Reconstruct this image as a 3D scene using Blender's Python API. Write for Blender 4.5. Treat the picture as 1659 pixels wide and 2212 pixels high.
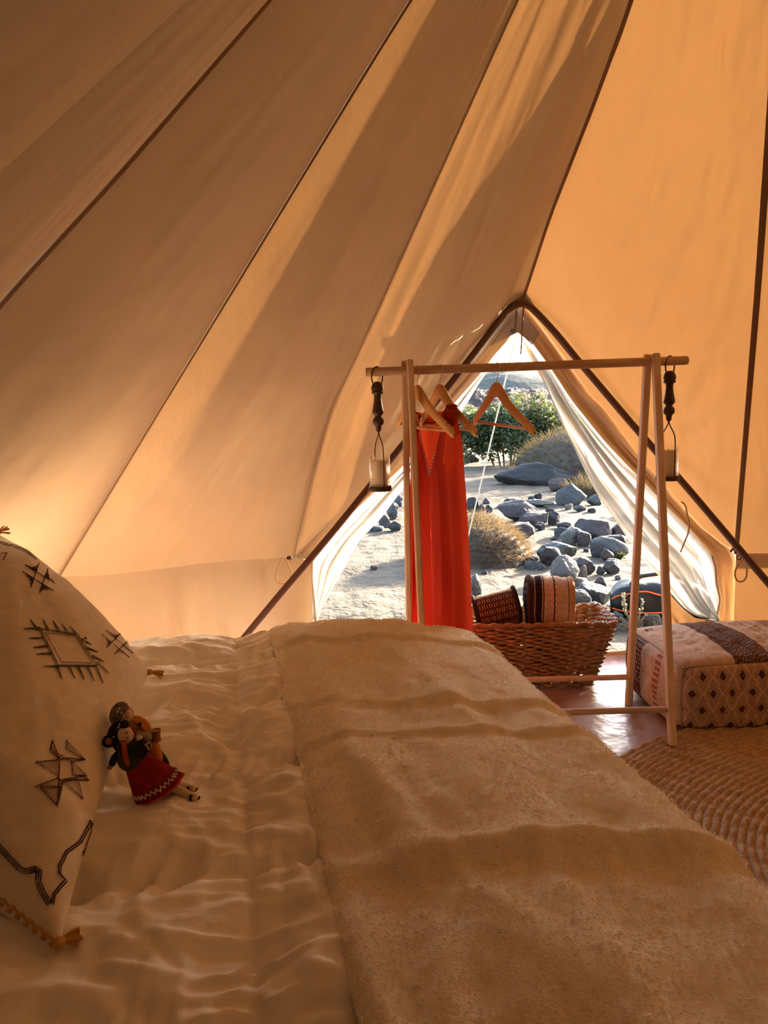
import bpy, math, random
import numpy as np
from mathutils import Vector, Matrix
from mathutils.bvhtree import BVHTree
from mathutils import noise as mnoise

for o in list(bpy.data.objects):
    bpy.data.objects.remove(o, do_unlink=True)
SC = bpy.context.scene
COL = SC.collection
PI = math.pi

# ------------------------------------------------------------------ camera
F = 1660.0                       # focal length in pixels of the 1659 x 2212 frame
PITCH, ROLL, CAMZ = math.radians(7.4), math.radians(1.5), 1.21
cam_d = bpy.data.cameras.new('camera')
cam = bpy.data.objects.new('camera', cam_d)
COL.objects.link(cam)
cam_d.sensor_fit = 'VERTICAL'
cam_d.sensor_height = 24.0
cam_d.lens = 24.0 * F / 2212.0
cam_d.clip_start, cam_d.clip_end = 0.02, 3000
CM = Matrix.Rotation(PI / 2 - PITCH, 3, 'X') @ Matrix.Rotation(-ROLL, 3, 'Z')
cam.matrix_world = Matrix.Translation((0, 0, CAMZ)) @ CM.to_4x4()
SC.camera = cam

# ------------------------------------------------------------------ sky, sun, exposure
SUN_AZ, SUN_EL = math.radians(49), math.radians(17)
world = bpy.data.worlds.new('world')
SC.world = world
world.use_nodes = True
wn = world.node_tree
sky = wn.nodes.new('ShaderNodeTexSky')
sky.sky_type = 'NISHITA'
sky.sun_disc = False
sky.sun_elevation = SUN_EL
sky.sun_rotation = SUN_AZ
sky.air_density = 1.0
sky.dust_density = 2.5
sky.ozone_density = 1.0
wn.links.new(sky.outputs[0], wn.nodes['Background'].inputs[0])
wn.nodes['Background'].inputs[1].default_value = 0.21
sun_d = bpy.data.lights.new('sun', 'SUN')
sun_d.energy = 7.6
sun_d.angle = math.radians(0.6)
sun_d.color = (1.0, 0.84, 0.64)
sun = bpy.data.objects.new('sun', sun_d)
COL.objects.link(sun)
SV = Vector((math.sin(SUN_AZ) * math.cos(SUN_EL), math.cos(SUN_AZ) * math.cos(SUN_EL), math.sin(SUN_EL)))
sun.rotation_euler = SV.to_track_quat('Z', 'Y').to_euler()
sun.location = SV * 40
vs = SC.view_settings
vs.view_transform = 'Standard'
vs.look = 'None'
vs.gamma = 1.0
vs.use_curve_mapping = False
vs.exposure = 3.38
SC.cycles.max_bounces = 10
SC.cycles.diffuse_bounces = 6
SC.cycles.glossy_bounces = 3
SC.cycles.transmission_bounces = 6
SC.cycles.transparent_max_bounces = 12

# ------------------------------------------------------------------ pixel helpers (a pixel gives a direction only)
CO = Vector((0, 0, CAMZ))
def ray(x, y):
    return CM @ Vector(((x - 829.5) / F, -(y - 1106.0) / F, -1.0))
def oz(x, y, z=0.0):
    d = ray(x, y); return CO + d * ((z - CAMZ) / d.z)
def oy(x, y, Y):
    d = ray(x, y); return CO + d * (Y / d.y)

# ------------------------------------------------------------------ noise
def _hash(ix, iy, seed):
    n = (ix.astype(np.int64) * 374761393 + iy.astype(np.int64) * 668265263 + int(seed) * 974634777) & 0x7fffffff
    n = ((n ^ (n >> 13)) * 1274126177) & 0x7fffffff
    n = n ^ (n >> 16)
    return (n & 0xffff) / 65535.0 * 2 * np.pi
def perlin(x, y, seed=0):
    x = np.asarray(x, float); y = np.asarray(y, float)
    x0 = np.floor(x); y0 = np.floor(y); fx = x - x0; fy = y - y0
    def g(dx, dy):
        a = _hash(x0 + dx, y0 + dy, seed)
        return np.cos(a) * (fx - dx) + np.sin(a) * (fy - dy)
    u = fx * fx * fx * (fx * (fx * 6 - 15) + 10); v = fy * fy * fy * (fy * (fy * 6 - 15) + 10)
    a = g(0, 0) * (1 - u) + g(1, 0) * u; b = g(0, 1) * (1 - u) + g(1, 1) * u
    return (a * (1 - v) + b * v) * 1.45
def fbm(x, y, seed=0, oct=4, gain=0.5):
    s = 0; a = 1.0; t = 0
    for k in range(oct):
        s = s + a * perlin(np.asarray(x) * 2 ** k + 17.3 * k, np.asarray(y) * 2 ** k - 9.1 * k, seed + k); t += a; a *= gain
    return s / t
def ridged(x, y, seed=0, oct=3):
    s = 0; a = 1.0; t = 0
    for k in range(oct):
        s = s + a * (1 - np.abs(perlin(np.asarray(x) * 2 ** k, np.asarray(y) * 2 ** k, seed + k)) * 2.2); t += a; a *= .5
    return s / t
def sstep(a, b, x):
    t = np.clip((np.asarray(x, float) - a) / (b - a), 0, 1); return t * t * (3 - 2 * t)

# ------------------------------------------------------------------ materials
MATS = {}
def M(name, c1, c2=None, scale=8.0, rough=0.85, bump=0.0, bscale=120.0, bdist=0.004, spec=0.25, metal=0.0, sheen=0.0,
      transl=None, stretch=(1, 1, 1), vcol=False, bump2=None, alpha=None, coat=0.0, contrast=(0.35, 0.65), bstretch=None, ior=None, trans=0.0):
    if name in MATS: return MATS[name]
    m = bpy.data.materials.new(name); m.use_nodes = True
    nt = m.node_tree; N = nt.nodes; L = nt.links
    b = N['Principled BSDF']; out = N['Material Output']
    b.inputs['Roughness'].default_value = rough
    b.inputs['Metallic'].default_value = metal
    b.inputs['Specular IOR Level'].default_value = spec
    if sheen: b.inputs['Sheen Weight'].default_value = sheen
    if coat: b.inputs['Coat Weight'].default_value = coat
    if ior: b.inputs['IOR'].default_value = ior
    if trans: b.inputs['Transmission Weight'].default_value = trans
    tc = N.new('ShaderNodeTexCoord'); mp = N.new('ShaderNodeMapping'); L.new(tc.outputs['Object'], mp.inputs[0])
    mp.inputs['Scale'].default_value = stretch
    col = None
    if c2 is not None:
        nz = N.new('ShaderNodeTexNoise'); nz.inputs['Scale'].default_value = scale; nz.inputs['Detail'].default_value = 5
        L.new(mp.outputs[0], nz.inputs['Vector'])
        rp = N.new('ShaderNodeValToRGB'); L.new(nz.outputs['Fac'], rp.inputs[0])
        rp.color_ramp.elements[0].position = contrast[0]; rp.color_ramp.elements[1].position = contrast[1]
        rp.color_ramp.elements[0].color = (*c1, 1); rp.color_ramp.elements[1].color = (*c2, 1)
        col = rp.outputs[0]
    if vcol:
        at = N.new('ShaderNodeVertexColor'); at.layer_name = 'Col'
        if col is None: col = at.outputs[0]
        else:
            mx = N.new('ShaderNodeMix'); mx.data_type = 'RGBA'; mx.blend_type = 'MULTIPLY'; mx.inputs[0].default_value = 1
            L.new(col, mx.inputs[6]); L.new(at.outputs[0], mx.inputs[7]); col = mx.outputs[2]
    if col is None: b.inputs['Base Color'].default_value = (*c1, 1)
    else: L.new(col, b.inputs['Base Color'])
    nrm = None
    for k, bb in enumerate(([(bscale, bump, bdist, bstretch)] if bump else []) + ([bump2] if bump2 else [])):
        nb = N.new('ShaderNodeTexNoise'); nb.inputs['Scale'].default_value = bb[0]; nb.inputs['Detail'].default_value = 4
        src = mp.outputs[0]
        if len(bb) > 3 and bb[3]:
            mp2 = N.new('ShaderNodeMapping'); L.new(tc.outputs['Object'], mp2.inputs[0]); mp2.inputs['Scale'].default_value = bb[3]; src = mp2.outputs[0]
        L.new(src, nb.inputs['Vector'])
        bp = N.new('ShaderNodeBump'); bp.inputs['Strength'].default_value = bb[1]; bp.inputs['Distance'].default_value = bb[2]
        L.new(nb.outputs['Fac'], bp.inputs['Height'])
        if nrm: L.new(nrm, bp.inputs['Normal'])
        nrm = bp.outputs[0]
    if nrm: L.new(nrm, b.inputs['Normal'])
    sh = b.outputs[0]
    if transl:
        tcol, fac = transl
        tr = N.new('ShaderNodeBsdfTranslucent')
        if isinstance(tcol, str): L.new(col, tr.inputs[0])
        else: tr.inputs[0].default_value = (*tcol, 1)
        if nrm: L.new(nrm, tr.inputs['Normal'])
        ms = N.new('ShaderNodeMixShader'); ms.inputs[0].default_value = fac
        L.new(sh, ms.inputs[1]); L.new(tr.outputs[0], ms.inputs[2]); sh = ms.outputs[0]
    if alpha is not None:
        tp = N.new('ShaderNodeBsdfTransparent'); ms = N.new('ShaderNodeMixShader'); ms.inputs[0].default_value = alpha
        L.new(tp.outputs[0], ms.inputs[1]); L.new(sh, ms.inputs[2]); sh = ms.outputs[0]
    L.new(sh, out.inputs['Surface'])
    MATS[name] = m
    return m

CANVAS = M('tent_canvas', (.455, .335, .215), (.415, .305, .195), scale=3, rough=.9, bump=.35, bscale=420, bdist=.0012,
           transl=((.80, .38, .122), .0195), bump2=(6.0, .30, .04, (1.0, 1.0, .5)))
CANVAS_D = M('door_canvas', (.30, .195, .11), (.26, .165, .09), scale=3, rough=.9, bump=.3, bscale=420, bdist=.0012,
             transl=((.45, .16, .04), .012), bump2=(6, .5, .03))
TAPE = M('seam_tape', (.20, .11, .055), rough=.9)
TAPE_L = M('seam_tape_pale', (.34, .235, .145), rough=.9)
MESH_NET = M('mosquito_net', (.40, .355, .295), rough=.8, transl=((.40, .345, .28), .45), alpha=.87)
POLE = M('pole_metal', (.075, .028, .014), rough=.45, spec=.4)
WOOD = M('pine_wood', (.66, .49, .32), (.57, .40, .25), scale=9, rough=.55, stretch=(6, 6, .6), contrast=(.4, .6))
WOODX = M('pine_bar', (.52, .35, .21), (.40, .25, .14), scale=9, rough=.55, stretch=(.6, 6, 6), contrast=(.4, .6))
HANGW = M('hanger_wood', (.66, .37, .15), (.58, .31, .12), scale=10, rough=.42, stretch=(1, 5, 5))
STEEL = M('steel_wire', (.55, .5, .45), rough=.3, metal=1.0)
IRON = M('dark_iron', (.05, .025, .015), rough=.5, spec=.4)
TURNED = M('turned_wood', (.06, .026, .014), (.035, .015, .009), scale=12, rough=.4, spec=.4, stretch=(1, 1, 5))
WAX = M('candle_wax', (.78, .70, .56), rough=.6, transl=((.8, .68, .5), .35))
GLASS = M('clear_glass', (.97, .97, .95), rough=.02, trans=1.0, ior=1.2, spec=.3, alpha=.30)
QUILT = M('quilt_cotton', (.86, .82, .77), (.82, .78, .73), scale=2, rough=.9, bump=.35, bscale=28, bdist=.006, bump2=(9, .35, .015), sheen=.1)
WOOL = M('felted_wool', (.86, .79, .67), (.76, .67, .54), scale=38, rough=1.0, bump=.9, bscale=260, bdist=.004,
         bump2=(60, .35, .006), sheen=.35, contrast=(.3, .7), spec=.05)
LINEN = M('cushion_linen', (.74, .67, .57), (.66, .59, .49), scale=40, rough=.95, bump=.5, bscale=520, bdist=.0015, bump2=(7, .4, .02))
STITCH = M('stitch_brown', (.035, .018, .012), (.07, .03, .018), scale=60, rough=.9)
STITCH_T = M('stitch_teal', (.07, .09, .09), (.12, .12, .11), scale=60, rough=.9)
STITCH_R = M('stitch_rust', (.30, .11, .035), rough=.9)
YELLOW = M('yellow_yarn', (.55, .32, .10), (.48, .25, .07), scale=80, rough=.95)
PVC = M('groundsheet_pvc', (.34, .235, .20), (.30, .205, .175), scale=4, rough=.34, spec=.5, bump=.6, bscale=5, bdist=.03)
JUTE = M('jute', (.46, .33, .20), (.33, .225, .13), scale=60, rough=.95, bump=.8, bscale=220, bdist=.004, spec=.05)
SAND = M('sand', (.076, .061, .043), (.050, .041, .031), scale=2.2, rough=.95, bump=.8, bscale=30, bdist=.02, spec=.1, bump2=(7, .8, .05))
KILIM = M('kilim', (1, 1, 1), (.82, .8, .78), scale=90, rough=.95, bump=.7, bscale=300, bdist=.003, vcol=True, spec=.05)
WICKER = M('wicker', (.36, .175, .065), (.23, .10, .036), scale=30, rough=.55, spec=.35)
HANDLE_W = M('handle_wrap', (.46, .25, .095), (.36, .18, .06), scale=60, rough=.6)
REDC = M('red_dress', (.40, .030, .011), (.34, .022, .008), scale=5, rough=.85, transl=((.74, .062, .017), .27), bump=.3, bscale=300, bdist=.001, bump2=(10, .3, .02, (1, 1, .15)))
TRIM = M('dress_trim', (.62, .32, .28), rough=.85)
ROPE = M('white_rope', (0.4500, 0.4200, 0.3600), rough=.9)
CORD = M('tie_cord', (.40, .27, .16), rough=.9)
BLACKF = M('black_nylon', (0.0026, 0.0029, 0.0037), (0.0055, 0.0057, 0.0070), scale=12, rough=.6, bump=.4, bscale=14, bdist=.02)
ORANGEF = M('orange_piping', (0.4500, 0.0840, 0.0180), rough=.7)
WHITE_T = M('white_ticking', (.7, .66, .6), rough=.9)
BEDW = M('bed_wood', (.20, .11, .05), (.15, .08, .035), scale=8, rough=.6)

# ------------------------------------------------------------------ mesh helpers
def make(name, v, f, mat, parent=None, smooth=True, col=None, label=None, cat=None, group=None, kind=None, recenter=True):
    """link ONE mesh object; world coordinates in v"""
    v = np.asarray(v, float).reshape(-1, 3)
    if parent is not None:
        org = np.array(parent.get('_w', (0, 0, 0)), float)
    elif recenter and len(v):
        org = np.array([(v[:, 0].min() + v[:, 0].max()) / 2, (v[:, 1].min() + v[:, 1].max()) / 2, v[:, 2].min()])
    else:
        org = np.zeros(3)
    me = bpy.data.meshes.new(name)
    me.from_pydata((v - org).tolist(), [], [list(map(int, q)) for q in f])
    me.update()
    if smooth: me.polygons.foreach_set('use_smooth', [True] * len(me.polygons))
    if col is not None:
        a = me.color_attributes.new('Col', 'FLOAT_COLOR', 'POINT')
        c = np.ones((len(v), 4)); c[:, :3] = np.asarray(col).reshape(-1, 3)
        a.data.foreach_set('color', c.ravel())
    me.materials.append(mat)
    o = bpy.data.objects.new(name, me); COL.objects.link(o)
    if parent is not None:
        o.parent = parent
        o['_w'] = tuple(org.tolist())
    else:
        o.location = org
        o['_w'] = tuple(org.tolist())
    tag(o, label, cat, group, kind)
    return o
def tag(o, label=None, cat=None, group=None, kind=None):
    if label: o['label'] = label
    if cat: o['category'] = cat
    if group: o['group'] = group
    if kind: o['kind'] = kind
    return o
def thing(name, loc, label=None, cat=None, group=None, kind=None):
    o = bpy.data.objects.new(name, None); COL.objects.link(o)
    o.empty_display_size = .05
    o.location = loc; o['_w'] = tuple(float(c) for c in loc)
    return tag(o, label, cat, group, kind)
def copy_tree(o, parent=None):
    c = o.copy(); COL.objects.link(c); c.parent = parent
    for ch in list(o.children): copy_tree(ch, c)
    return c
def grid_faces(nu, nv, closed_u=False, closed_v=False):
    i = np.arange(nu if closed_u else nu - 1)[:, None]; j = np.arange(nv if closed_v else nv - 1)[None, :]
    i2 = (i + 1) % nu; j2 = (j + 1) % nv
    a = i * nv + j; b = i2 * nv + j; c = i2 * nv + j2; d = i * nv + j2
    return np.stack([a + 0 * j, b + 0 * j, c, d], -1).reshape(-1, 4)
def join(parts):
    V = []; Fc = []; n = 0
    for v, f in parts:
        v = np.asarray(v, float).reshape(-1, 3)
        V.append(v); Fc += [[int(k) + n for k in q] for q in f]; n += len(v)
    return np.concatenate(V), Fc
def tube(pts, r, seg=8, closed=False):
    pts = [Vector(p) for p in pts]; n = len(pts)
    rr = r if hasattr(r, '__len__') else [r] * n
    V = []; t_prev = None; nrm = None
    for i, p in enumerate(pts):
        if closed: t = (pts[(i + 1) % n] - pts[i - 1])
        else: t = pts[min(i + 1, n - 1)] - pts[max(i - 1, 0)]
        t = t.normalized() if t.length > 1e-9 else Vector((0, 0, 1))
        if nrm is None:
            ref = Vector((0, 0, 1)) if abs(t.z) < .9 else Vector((1, 0, 0))
            nrm = t.cross(ref).normalized()
        else:
            nrm = nrm - t * nrm.dot(t)
            nrm = nrm.normalized() if nrm.length > 1e-6 else t.orthogonal().normalized()
        bn = t.cross(nrm)
        for k in range(seg):
            a = 2 * PI * k / seg
            V.append(p + (nrm * math.cos(a) + bn * math.sin(a)) * rr[i])
    f = grid_faces(n, seg, closed_u=closed, closed_v=True).tolist()
    if not closed:
        f.append(list(range(seg))[::-1]); f.append([(n - 1) * seg + k for k in range(seg)])
    return np.array([tuple(v) for v in V]), f
def lathe(profile, seg=24, center=(0, 0, 0), cap=True):
    V = []
    for r, z in profile:
        for k in range(seg):
            a = 2 * PI * k / seg; V.append((center[0] + r * math.cos(a), center[1] + r * math.sin(a), center[2] + z))
    f = grid_faces(len(profile), seg, closed_v=True).tolist()
    if cap:
        f.append([k for k in range(seg)][::-1]); f.append([(len(profile) - 1) * seg + k for k in range(seg)])
    return np.array(V), f
def ellipsoid(c, rad, rot=None, nu=14, nv=18):
    V = []
    for i in range(nu + 1):
        th = PI * i / nu
        for k in range(nv):
            a = 2 * PI * k / nv
            p = Vector((rad[0] * math.sin(th) * math.cos(a), rad[1] * math.sin(th) * math.sin(a), rad[2] * math.cos(th)))
            if rot is not None: p = rot @ p
            V.append(tuple(Vector(c) + p))
    return np.array(V), grid_faces(nu + 1, nv, closed_v=True).tolist()
def beam(p0, p1, w, d, side=None, bev=.12):
    """bar of octagonal-bevelled rectangular section from p0 to p1"""
    p0 = Vector(p0); p1 = Vector(p1); t = (p1 - p0).normalized()
    s = Vector(side) if side is not None else Vector((1, 0, 0))
    s = (s - t * s.dot(t)).normalized(); b = t.cross(s)
    hw, hd = w / 2, d / 2; e = min(w, d) * bev
    sec = [(hw - e, -hd), (hw, -hd + e), (hw, hd - e), (hw - e, hd), (-hw + e, hd), (-hw, hd - e), (-hw, -hd + e), (-hw + e, -hd)]
    V = []
    L = (p1 - p0).length
    for (q, k) in ((0, .75), (min(.004, L * .1), 1), (L - min(.004, L * .1), 1), (L, .75)):
        for x, y in sec: V.append(tuple(p0 + t * q + s * x * k + b * y * k))
    f = grid_faces(4, 8, closed_v=True).tolist() + [list(range(8))[::-1], [24 + k for k in range(8)]]
    return np.array(V), f
def resample(pts, n):
    pts = np.asarray(pts, float)
    d = np.r_[0, np.cumsum(np.linalg.norm(np.diff(pts, axis=0), axis=1))]; d /= d[-1]
    t = np.linspace(0, 1, n)
    return np.stack([np.interp(t, d, pts[:, k]) for k in range(pts.shape[1])], 1)
def smooth_curve(pts, n, it=None):
    p = resample(pts, n)
    for _ in range(it if it is not None else max(2, n // 12)):
        q = p.copy(); q[1:-1] = (p[:-2] + 2 * p[1:-1] + p[2:]) / 4; p = q
    return p
def pxcurve(pts, Y):
    return np.array([tuple(oy(x, y, Y)) for x, y in pts])

# ------------------------------------------------------------------ the tent shell
APEX = np.array([.92, 1.78, 3.25])
DOORY = 3.85
def seam_profile(P, mids, n=130):
    """curve from the apex down to the eave point P through (r,z) points of the radial plane"""
    P = np.array(P, float); h = P - APEX; h[2] = 0; R = np.linalg.norm(h); h /= R
    rz = [(0, APEX[2])] + sorted(mids) + [(R, P[2])]
    c = smooth_curve(rz, n, 14)
    return np.stack([APEX[0] + h[0] * c[:, 0], APEX[1] + h[1] * c[:, 0], c[:, 1]], 1)
def az_point(az, R, z):
    a = math.radians(az); return (APEX[0] + R * math.sin(a), APEX[1] + R * math.cos(a), z)
P_B = tuple(oz(125, 1245, .58)); P_S3 = tuple(oz(634, 1203, .5)); P_S4 = tuple(oz(1590, 1194, .46)); P_D = tuple(oy(1127, 652, DOORY))
SEAMS = [
    ('E', seam_profile(az_point(-127, 2.85, .56), [(1.62, 1.56)])),
    ('C', seam_profile(az_point(-107, 2.70, .56), [(1.60, 1.67), (1.325, 1.915)])),
    ('A', seam_profile(az_point(-90, 2.60, .56), [(1.772, 1.481), (1.504, 1.733), (1.144, 2.095)])),
    ('B', seam_profile(P_B, [(2.003, 1.215), (1.513, 1.726), (1.021, 2.241)])),
    ('S3', seam_profile(P_S3, [(2.243, .91), (2.043, 1.223), (1.69, 1.57), (1.255, 2.018), (.871, 2.415)])),
    ('D', seam_profile(P_D, [(1.644, 2.034), (1.18, 2.29), (.883, 2.47)])),
    ('S4', seam_profile(P_S4, [(1.659, 1.052), (1.12, 1.62), (.885, 1.962)])),
    ('R1', seam_profile(az_point(50, 2.35, .5), [(1.2, 1.70)])),
    ('R2', seam_profile(az_point(76, 2.5, .52), [(1.2, 1.80)])),
    ('R3', seam_profile(az_point(103, 2.7, .54), [(1.2, 1.9)])),
    ('R4', seam_profile(az_point(130, 2.9, .55), [(1.3, 1.9)])),
    ('R5', seam_profile(az_point(157, 3.05, .55), [(1.3, 1.98)])),
    ('R6', seam_profile(az_point(184, 3.1, .55), [(1.3, 2.0)])),
    ('R7', seam_profile(az_point(208, 3.05, .55), [(1.5, 1.85)])),
]
NS = 130
roof = thing('ceiling', (APEX[0], APEX[1], 3.25), kind='structure')
CL_PX = [(1124, 652), (1089, 670), (1032, 746), (981, 812), (880, 936), (796, 1046), (745, 1104), (705, 1128), (679, 1156), (650, 1186), (634, 1203)]
CR_PX = [(1130, 655), (1170, 703), (1229, 784), (1271, 842), (1304, 877), (1350, 938), (1411, 1014), (1472, 1085), (1513, 1133), (1556, 1169), (1590, 1194)]
def line3(a, b, n):
    t = np.linspace(0, 1, n)[:, None]; return np.asarray(a) * (1 - t) + np.asarray(b) * t
def gore(Sa, Sb, bottom, seed, sagk, nu=84, fold=.010, env=None, shp=1.0, u0=.5, crease=0.0):
    ns = len(Sa); u = np.linspace(0, 1, nu)[None, :, None]; t = np.linspace(0, 1, ns)[:, None, None]
    ruled = Sa[:, None, :] * (1 - u) + Sb[:, None, :] * u
    base = ruled + t ** 2.2 * (bottom[None, :, :] - (Sa[-1][None, None] * (1 - u) + Sb[-1][None, None] * u))
    tu = np.gradient(base, axis=1); tt = np.gradient(base, axis=0)
    n = np.cross(tu, tt); n /= np.linalg.norm(n, axis=2, keepdims=True) + 1e-9
    c = base - np.array([APEX[0], APEX[1], .9]); s = np.sign((n * c).sum(2, keepdims=True)); n = n * s     # outward
    w = np.linalg.norm(Sb - Sa, axis=1)[:, None]
    U = u[..., 0]; T = t[..., 0]
    e = (env(T) if env else np.clip(T / .15, 0, 1) * (1 - .75 * sstep(.72, 1.0, T)))
    if u0 == .5: gs = np.clip(4 * U * (1 - U), 0, 1) ** shp
    else: gs = ((np.clip(U, 1e-4, 1) / u0) ** -2.5 + (np.clip(1 - U, 1e-4, 1) / (1 - u0)) ** -2.5) ** (-1 / 2.5)
    sag = sagk * w * gs * e
    edge = np.clip(4 * U * (1 - U), 0, 1) ** .5
    wx = U * w; L = T * 3.3
    f = fold * fbm(U * 5.0 + .35 * L, L * .55, seed, 3) * 1.6 + .006 * (fold / .010) * fbm(wx * 7 + L * .8, L * 1.6, seed + 9, 3) \
        + fold * (ridged(U * 3 + L * .25 + .3 * perlin(U * 2, L, seed + 3), L * .35, seed + 5, 2) - .5)
    f = f + crease * (.0045 * (ridged(wx * 5 + L * 1.2 + .5 * perlin(wx * 3, L * 2, seed + 21), L * 2.6 - wx * 2.2, seed + 22, 3) - .45)) + crease * .004 * (ridged(wx * 9 - L * 2.0, L * 4.5 + .4 * perlin(wx * 6, L * 3, seed + 25), seed + 24, 2) - .45)
    f = f * edge * np.clip(T / .2, 0, 1) * (1 - .6 * sstep(.85, 1, T))
    return base - n * (sag - f)[..., None]
def eave(a, b, n):
    c = line3(a, b, n); t = np.linspace(0, 1, n); c[:, 2] += .02 * np.sin(PI * t); return c
NU = 84
GORE_PTS = {}
SAGK = {'A': .08, 'C': .10, 'E': .10, 'B': .14, 'S3': .08, 'D': .015, 'S4': .06}
for i, (nm, S) in enumerate(SEAMS):
    nm2, S2 = SEAMS[(i + 1) % len(SEAMS)]
    if nm == 'S3': bottom = resample(pxcurve(CL_PX, DOORY)[::-1], NU)
    elif nm == 'D': bottom = resample(pxcurve(CR_PX, DOORY), NU)
    else: bottom = eave(S[-1], S2[-1], NU)
    if nm == 'S3': bottom[0] = S[-1]; bottom[-1] = S2[-1]
    if nm == 'D': bottom[0] = S[-1]; bottom[-1] = S2[-1]
    G = gore(S, S2, bottom, 11 * i + 3, SAGK.get(nm, .08), fold={'B': .013, 'S3': .013, 'A': .006, 'C': .004, 'E': .004}.get(nm, .010), shp=1.0, u0={'B': .2, 'A': .3}.get(nm, .5), crease={'D': 2.6, 'S4': 2.6, 'R1': .9, 'S3': .3, 'B': .15}.get(nm, .1))
    GORE_PTS[nm] = G
    make('canvas_panel', G.reshape(-1, 3), grid_faces(NS, NU), CANVAS, roof)
# seam tapes, lying just inside the panels' joints
for i, (nm, S) in enumerate(SEAMS):
    h = S[-1] - APEX; h[2] = 0; h /= np.linalg.norm(h); side = np.array([h[1], -h[0], 0])
    inn = np.array([-h[0] * .7, -h[1] * .7, -.7])
    wd = {'S4': .011, 'D': .008, 'B': .004, 'A': .007, 'C': .006, 'E': .006, 'S3': .005}.get(nm, .008)
    V = np.concatenate([S + side * wd + inn * .006, S + inn * .011, S - side * wd + inn * .006]).reshape(3, NS, 3).transpose(1, 0, 2)
    make('seam_tape', V.reshape(-1, 3), grid_faces(NS, 3), TAPE_L if nm == 'S3' else TAPE, roof)
# reinforcement patch over the door's peak
pp = [oy(x, y, DOORY - .035) for x, y in [(1096, 662), (1103, 643), (1116, 628), (1131, 622), (1144, 626), (1153, 640), (1158, 655), (1164, 672), (1150, 668), (1127, 650), (1108, 662)]]
pc = np.array([tuple(p) for p in pp]); pc = np.concatenate([pc, pc + [0, .012, .004]])
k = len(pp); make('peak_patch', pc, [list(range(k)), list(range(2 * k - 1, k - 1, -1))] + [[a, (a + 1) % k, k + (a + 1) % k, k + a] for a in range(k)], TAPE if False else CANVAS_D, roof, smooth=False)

# low side walls
def wall_strip(pts_top, n, seed):
    tops = resample(pts_top, n); m = 14
    V = np.zeros((m, n, 3))
    for k in range(m):
        z = k / (m - 1)
        V[k] = tops; V[k][:, 2] = tops[:, 2] * (1 - z) + (-.02) * z
    d = np.gradient(tops, axis=0); nr = np.stack([d[:, 1], -d[:, 0], 0 * d[:, 0]], 1); nr /= np.linalg.norm(nr, axis=1)[:, None] + 1e-9
    s = np.arange(n)[None, :] / n * 14.0; zz = np.linspace(0, 1, m)[:, None]
    amp = (.018 * fbm(s * 1.3 + zz * .7, zz * 1.2 + 0 * s, seed, 3)) * np.sin(np.clip(zz, 0.02, 1) * PI * .5)
    V += nr[None] * amp[..., None]
    return V.reshape(-1, 3), grid_faces(m, n)
def tops_of(names):
    L = []
    for a in range(len(names) - 1):
        L.append(GORE_PTS[names[a]][-1])
    return np.concatenate(L)
ZIP_L = tuple(oy(672, 1212, DOORY))
left_top = np.concatenate([tops_of(['E', 'C', 'A', 'B', 'S3']), line3(P_S3, ZIP_L, 12)[1:]])
v, f = wall_strip(left_top, 190, 5); make('wall_left', v, f, CANVAS, kind='structure')
v, f = wall_strip(np.concatenate([tops_of(['S4', 'R1', 'R2', 'R3', 'R4'])]), 150, 6); make('wall_right', v, f, CANVAS, kind='structure')
v, f = wall_strip(np.concatenate([tops_of(['R4', 'R5', 'R6', 'R7']), eave(SEAMS[-1][1][-1], SEAMS[0][1][-1], NU)]), 150, 7); make('wall_back', v, f, CANVAS, kind='structure')
# scalloped valance hanging outside the eaves
def valance(tops, n, seed):
    t = resample(tops, n); d = np.gradient(t, axis=0); nr = np.stack([-d[:, 1], d[:, 0], 0 * d[:, 0]], 1); nr /= np.linalg.norm(nr, axis=1)[:, None] + 1e-9
    c = t - APEX; sg = np.sign((nr * c).sum(1)); nr *= sg[:, None]
    s = np.arange(n) / n * 40
    drop = .07 + .012 * perlin(s, 0 * s, seed)
    V = np.stack([t + nr * .012, t + nr * .03 + np.stack([0 * s, 0 * s, -drop * .5], 1), t + nr * .035 + np.stack([0 * s, 0 * s, -drop], 1)])
    return V.reshape(-1, 3), grid_faces(3, n)
v, f = valance(tops_of(['E', 'C', 'A', 'B', 'S3']), 120, 3); make('valance', v, f, CANVAS, roof)
v, f = valance(tops_of(['S4', 'R1', 'R2', 'R3', 'R4']), 120, 4); make('valance', v, f, CANVAS, roof)

# ------------------------------------------------------------------ the doorway
door = thing('door_1', tuple(oz(1130, 1400, 0)), kind='structure')
def sheet(ca, cb, nu, nv, Ya, Yb, ripple, seed, freq=3.0):
    """cloth between two pixel curves that lie on the door plane; ripples run along the curves"""
    A = resample(smooth_curve(ca, 60, 2), nu); B = resample(smooth_curve(cb, 60, 2), nu)
    V = np.zeros((nu, nv, 3))
    for j in range(nv):
        w = j / (nv - 1); p = A * (1 - w) + B * w
        Y = Ya * (1 - w) + Yb * w
        for i in range(nu): V[i, j] = tuple(oy(p[i, 0], p[i, 1], Y))
    ii = np.linspace(0, 1, nu)[:, None]; jj = np.linspace(0, 1, nv)[None, :]
    V[..., 1] += ripple * fbm(jj * freq + .6 * ii, ii * 1.6, seed, 3) * np.sin(PI * np.clip(jj, .06, .94)) * 2 * np.clip(ii * 5, 0, 1)
    return V.reshape(-1, 3), grid_faces(nu, nv)
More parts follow.
